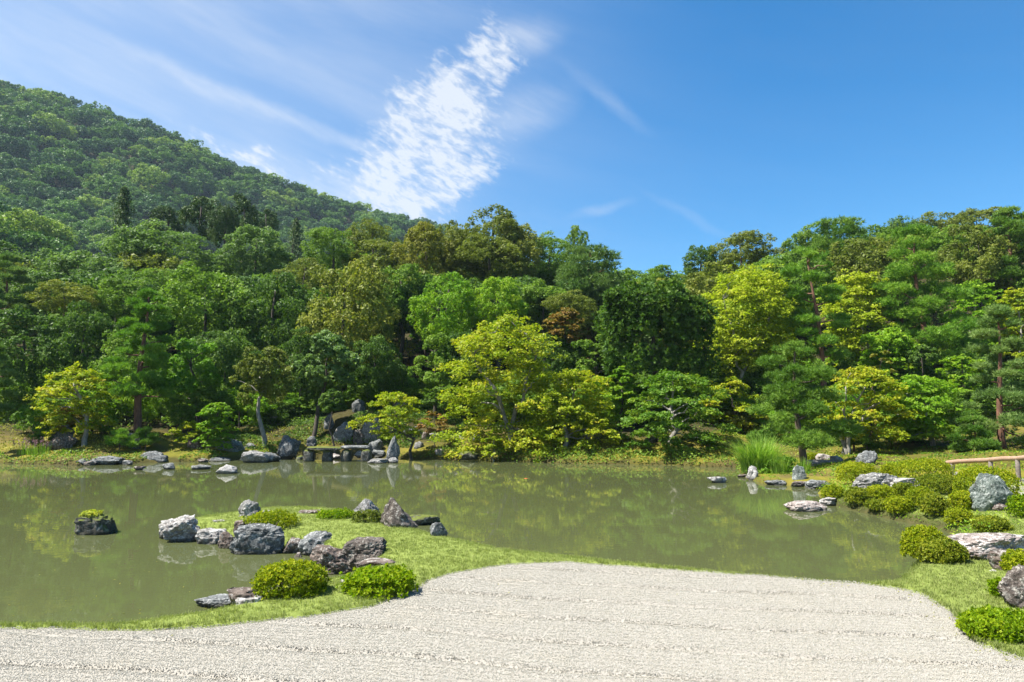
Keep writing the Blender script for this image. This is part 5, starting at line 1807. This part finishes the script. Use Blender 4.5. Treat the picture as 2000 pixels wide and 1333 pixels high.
# waterfall channel: water film falling in the dark cleft is dry in summer, only the stones show
# pale garden path at the right edge
pp = [(1955, 975), (1985, 940), (2060, 925), (2090, 965), (1990, 985)]
w = np.array([ground_at(*q) for q in pp])
cc = w.mean(0)
n = 14
VV = []
for i in range(n + 1):
    for j in range(n + 1):
        u_, v_ = i / n, j / n
        a_ = w[0] * (1 - u_) + w[1] * u_
        b_ = w[4] * (1 - u_) + w[2] * u_
        q = a_ * (1 - v_) + b_ * v_
        VV.append((q[0], q[1], h1(q[0], q[1]) + .035))
path = link('garden_path', new_mesh('garden_path', VV, grid_faces(n + 1, n + 1), mats=[M_GRAVEL], shade=True))
tag(path, kind='structure')

# koi near the far shore
g = material('koi_skin')
g.bsdf.inputs['Base Color'].default_value = (.62, .13, .03, 1)
g.bsdf.inputs['Roughness'].default_value = .3
q = at_z(1028, 935, 0)
rt = root('koi', 'orange koi at the surface in the middle of the far water', 'fish', (q[0], q[1], -.022))
xs_ = np.linspace(-.14, .14, 9)
part_tube('body', np.stack([xs_, .03 * np.sin(xs_ * 6), np.full(9, .0)], -1), np.array([.02, .05, .07, .08, .078, .07, .05, .03, .012]) * .45, rt, g.mat, 10)
link('tail_fin', new_mesh('tail_fin', [(.13, 0, .0), (.20, .05, .01), (.18, 0, .01), (.20, -.05, .01), (.13, 0, .015), (.20, .05, .015), (.18, 0, .015), (.20, -.05, .015)],
     [[0, 1, 2], [0, 2, 3], [4, 6, 5], [4, 7, 6]], mats=[g.mat]), rt)

rng = np.random.default_rng(90)
n = 700
y = 9.5 + 24 * rng.random(n) ** 1.3
x = rng.uniform(-.8, .8, n) * y
ok = poly_sd(x, y, POND) < -.2
x, y = x[ok], y[ok]
nn = fbm(np.stack([x * .25, y * .25, x * 0], -1), 3, 77)
ok = nn > -.1
x, y = x[ok], y[ok]
P = np.stack([x, y, np.full(len(x), .006)], -1)
V, F, T = quads(P, unit(np.array([0, 0, 1.0]) + .05 * rng.normal(size=P.shape)), .035 + .02 * rng.random(len(x)), .022, rng, rng.random(len(x)))
fl = link('floating_leaves', new_mesh('floating_leaves', V, F, {'tint': T}), None, mat=LEAF['straw'])
tag(fl, kind='stuff')

rng = np.random.default_rng(91)
n = 9000
x = rng.uniform(-8, 7.5, n)
y = rng.uniform(5.5, 12, n)
sdv = gravel_sd(x, y)
pr_ = np.where(x > 4.2, np.exp(-(np.abs(sdv + .12) / .22) ** 2), .30 * np.exp(-(np.abs(sdv) / .07) ** 2)) + .004
ok = (rng.random(n) < pr_) & (sdv < .12)
x, y, sdv = x[ok], y[ok], sdv[ok]
P = np.stack([x, y, np.full(len(x), .352)], -1)
V, F, T = quads(P, unit(np.array([0, 0, 1.0]) + .35 * rng.normal(size=P.shape)), .022 + .02 * rng.random(len(x)), .015, rng, .5 + .5 * rng.random(len(x)))
tag(link('fallen_leaves', new_mesh('fallen_leaves', V, F, {'tint': T}), None, mat=LEAF['straw']), kind='stuff')

# ------------------------------------------------------------------ what sets the unnamed trees and bushes apart: their neighbours
def crown_px(o):
    c = [k for k in o.children if k.name.startswith(('crown', 'foliage'))]
    if not c:
        return None
    bb = np.array([np.array(v) for v in c[0].bound_box]) * np.array(c[0].scale) + np.array(c[0].location)
    m = (bb.min(0) + bb.max(0)) / 2
    return np.array(to_px(np.array(o.location) + m))


CUT = (' at the ', ' behind ', ' beside ', ' on ', ' left ', ' right ', ' between ', ' over ', ' with ', ' standing ', ' above ', ' below ', ' rising ', ' in ', ' high ', ' leaning ', ' directly ', ' low ', ' under ', ' filling ', ' sticking ', ' against ', ' crowning ')
refs = {}
for o in list(COL.objects):
    if o.get('category') == 'tree' and o.get('group') not in ('trees filling the wooded slope', 'trees on the lower mountain slope', 'trees on the near left spur'):
        t = o['label']
        i = min([t.find(c) for c in CUT if t.find(c) > 0] + [len(t)])
        refs.setdefault(t[:i], []).append(crown_px(o))
refs = {k: v[0] for k, v in refs.items() if len(v) == 1 and len(k.split()) <= 7 and v[0] is not None}
HUE = {'leaf_dark': 'dark green', 'leaf_mid': 'mid green', 'leaf_olive': 'olive', 'leaf_pale': 'greyish green', 'leaf_mottled': 'yellow mottled', 'leaf_bright': 'fresh green', 'leaf_maple_dark': 'deep green', 'leaf_maple_green': 'yellow green'}
seen = set()
for o in list(COL.objects):
    gname = o.get('group')
    if gname not in ('trees filling the wooded slope', 'bushes under the slope trees'):
        continue
    p = crown_px(o)
    hue = HUE[[k for k in o.children if k.name.startswith(('crown', 'foliage'))][0].material_slots[0].material.name]
    what = 'tree crown' if gname[0] == 't' else 'bush'
    for k in sorted(refs, key=lambda q: np.linalg.norm(refs[q] - p))[:14]:
        dx, dy = p - refs[k]
        far = abs(dx) > 70 or abs(dy) > 70
        if abs(dx) > abs(dy):
            rel = ('a little left of' if not far else 'well left of') if dx < 0 else ('a little right of' if not far else 'well right of')
        else:
            rel = ('just above' if not far else 'high above') if dy < 0 else ('just below' if not far else 'far below')
        lb = hue + ' ' + what + ' ' + rel + ' the ' + k
        if lb not in seen and len(lb.split()) <= 16:
            break
    seen.add(lb)
    o['label'] = lb

# ------------------------------------------------------------------ air
HAZE = 0.00014
if HAZE:
    hv = [(x, y, z) for x in (-790, 800) for y in (-70, 780) for z in (-2.0, 268)]
    hf = [(0, 1, 3, 2), (4, 6, 7, 5), (0, 4, 5, 1), (2, 3, 7, 6), (0, 2, 6, 4), (1, 5, 7, 3)]
    hm = bpy.data.materials.new('haze')
    hm.use_nodes = True
    nt = hm.node_tree
    nt.nodes.clear()
    ho = nt.nodes.new('ShaderNodeOutputMaterial')
    pv = nt.nodes.new('ShaderNodeVolumePrincipled')
    pv.inputs['Color'].default_value = (.62, .82, 1.0, 1)
    pv.inputs['Density'].default_value = HAZE
    pv.inputs['Anisotropy'].default_value = .1
    nt.links.new(pv.outputs[0], ho.inputs['Volume'])
    tag(link('haze', new_mesh('haze', hv, hf, mats=[hm])), kind='stuff')
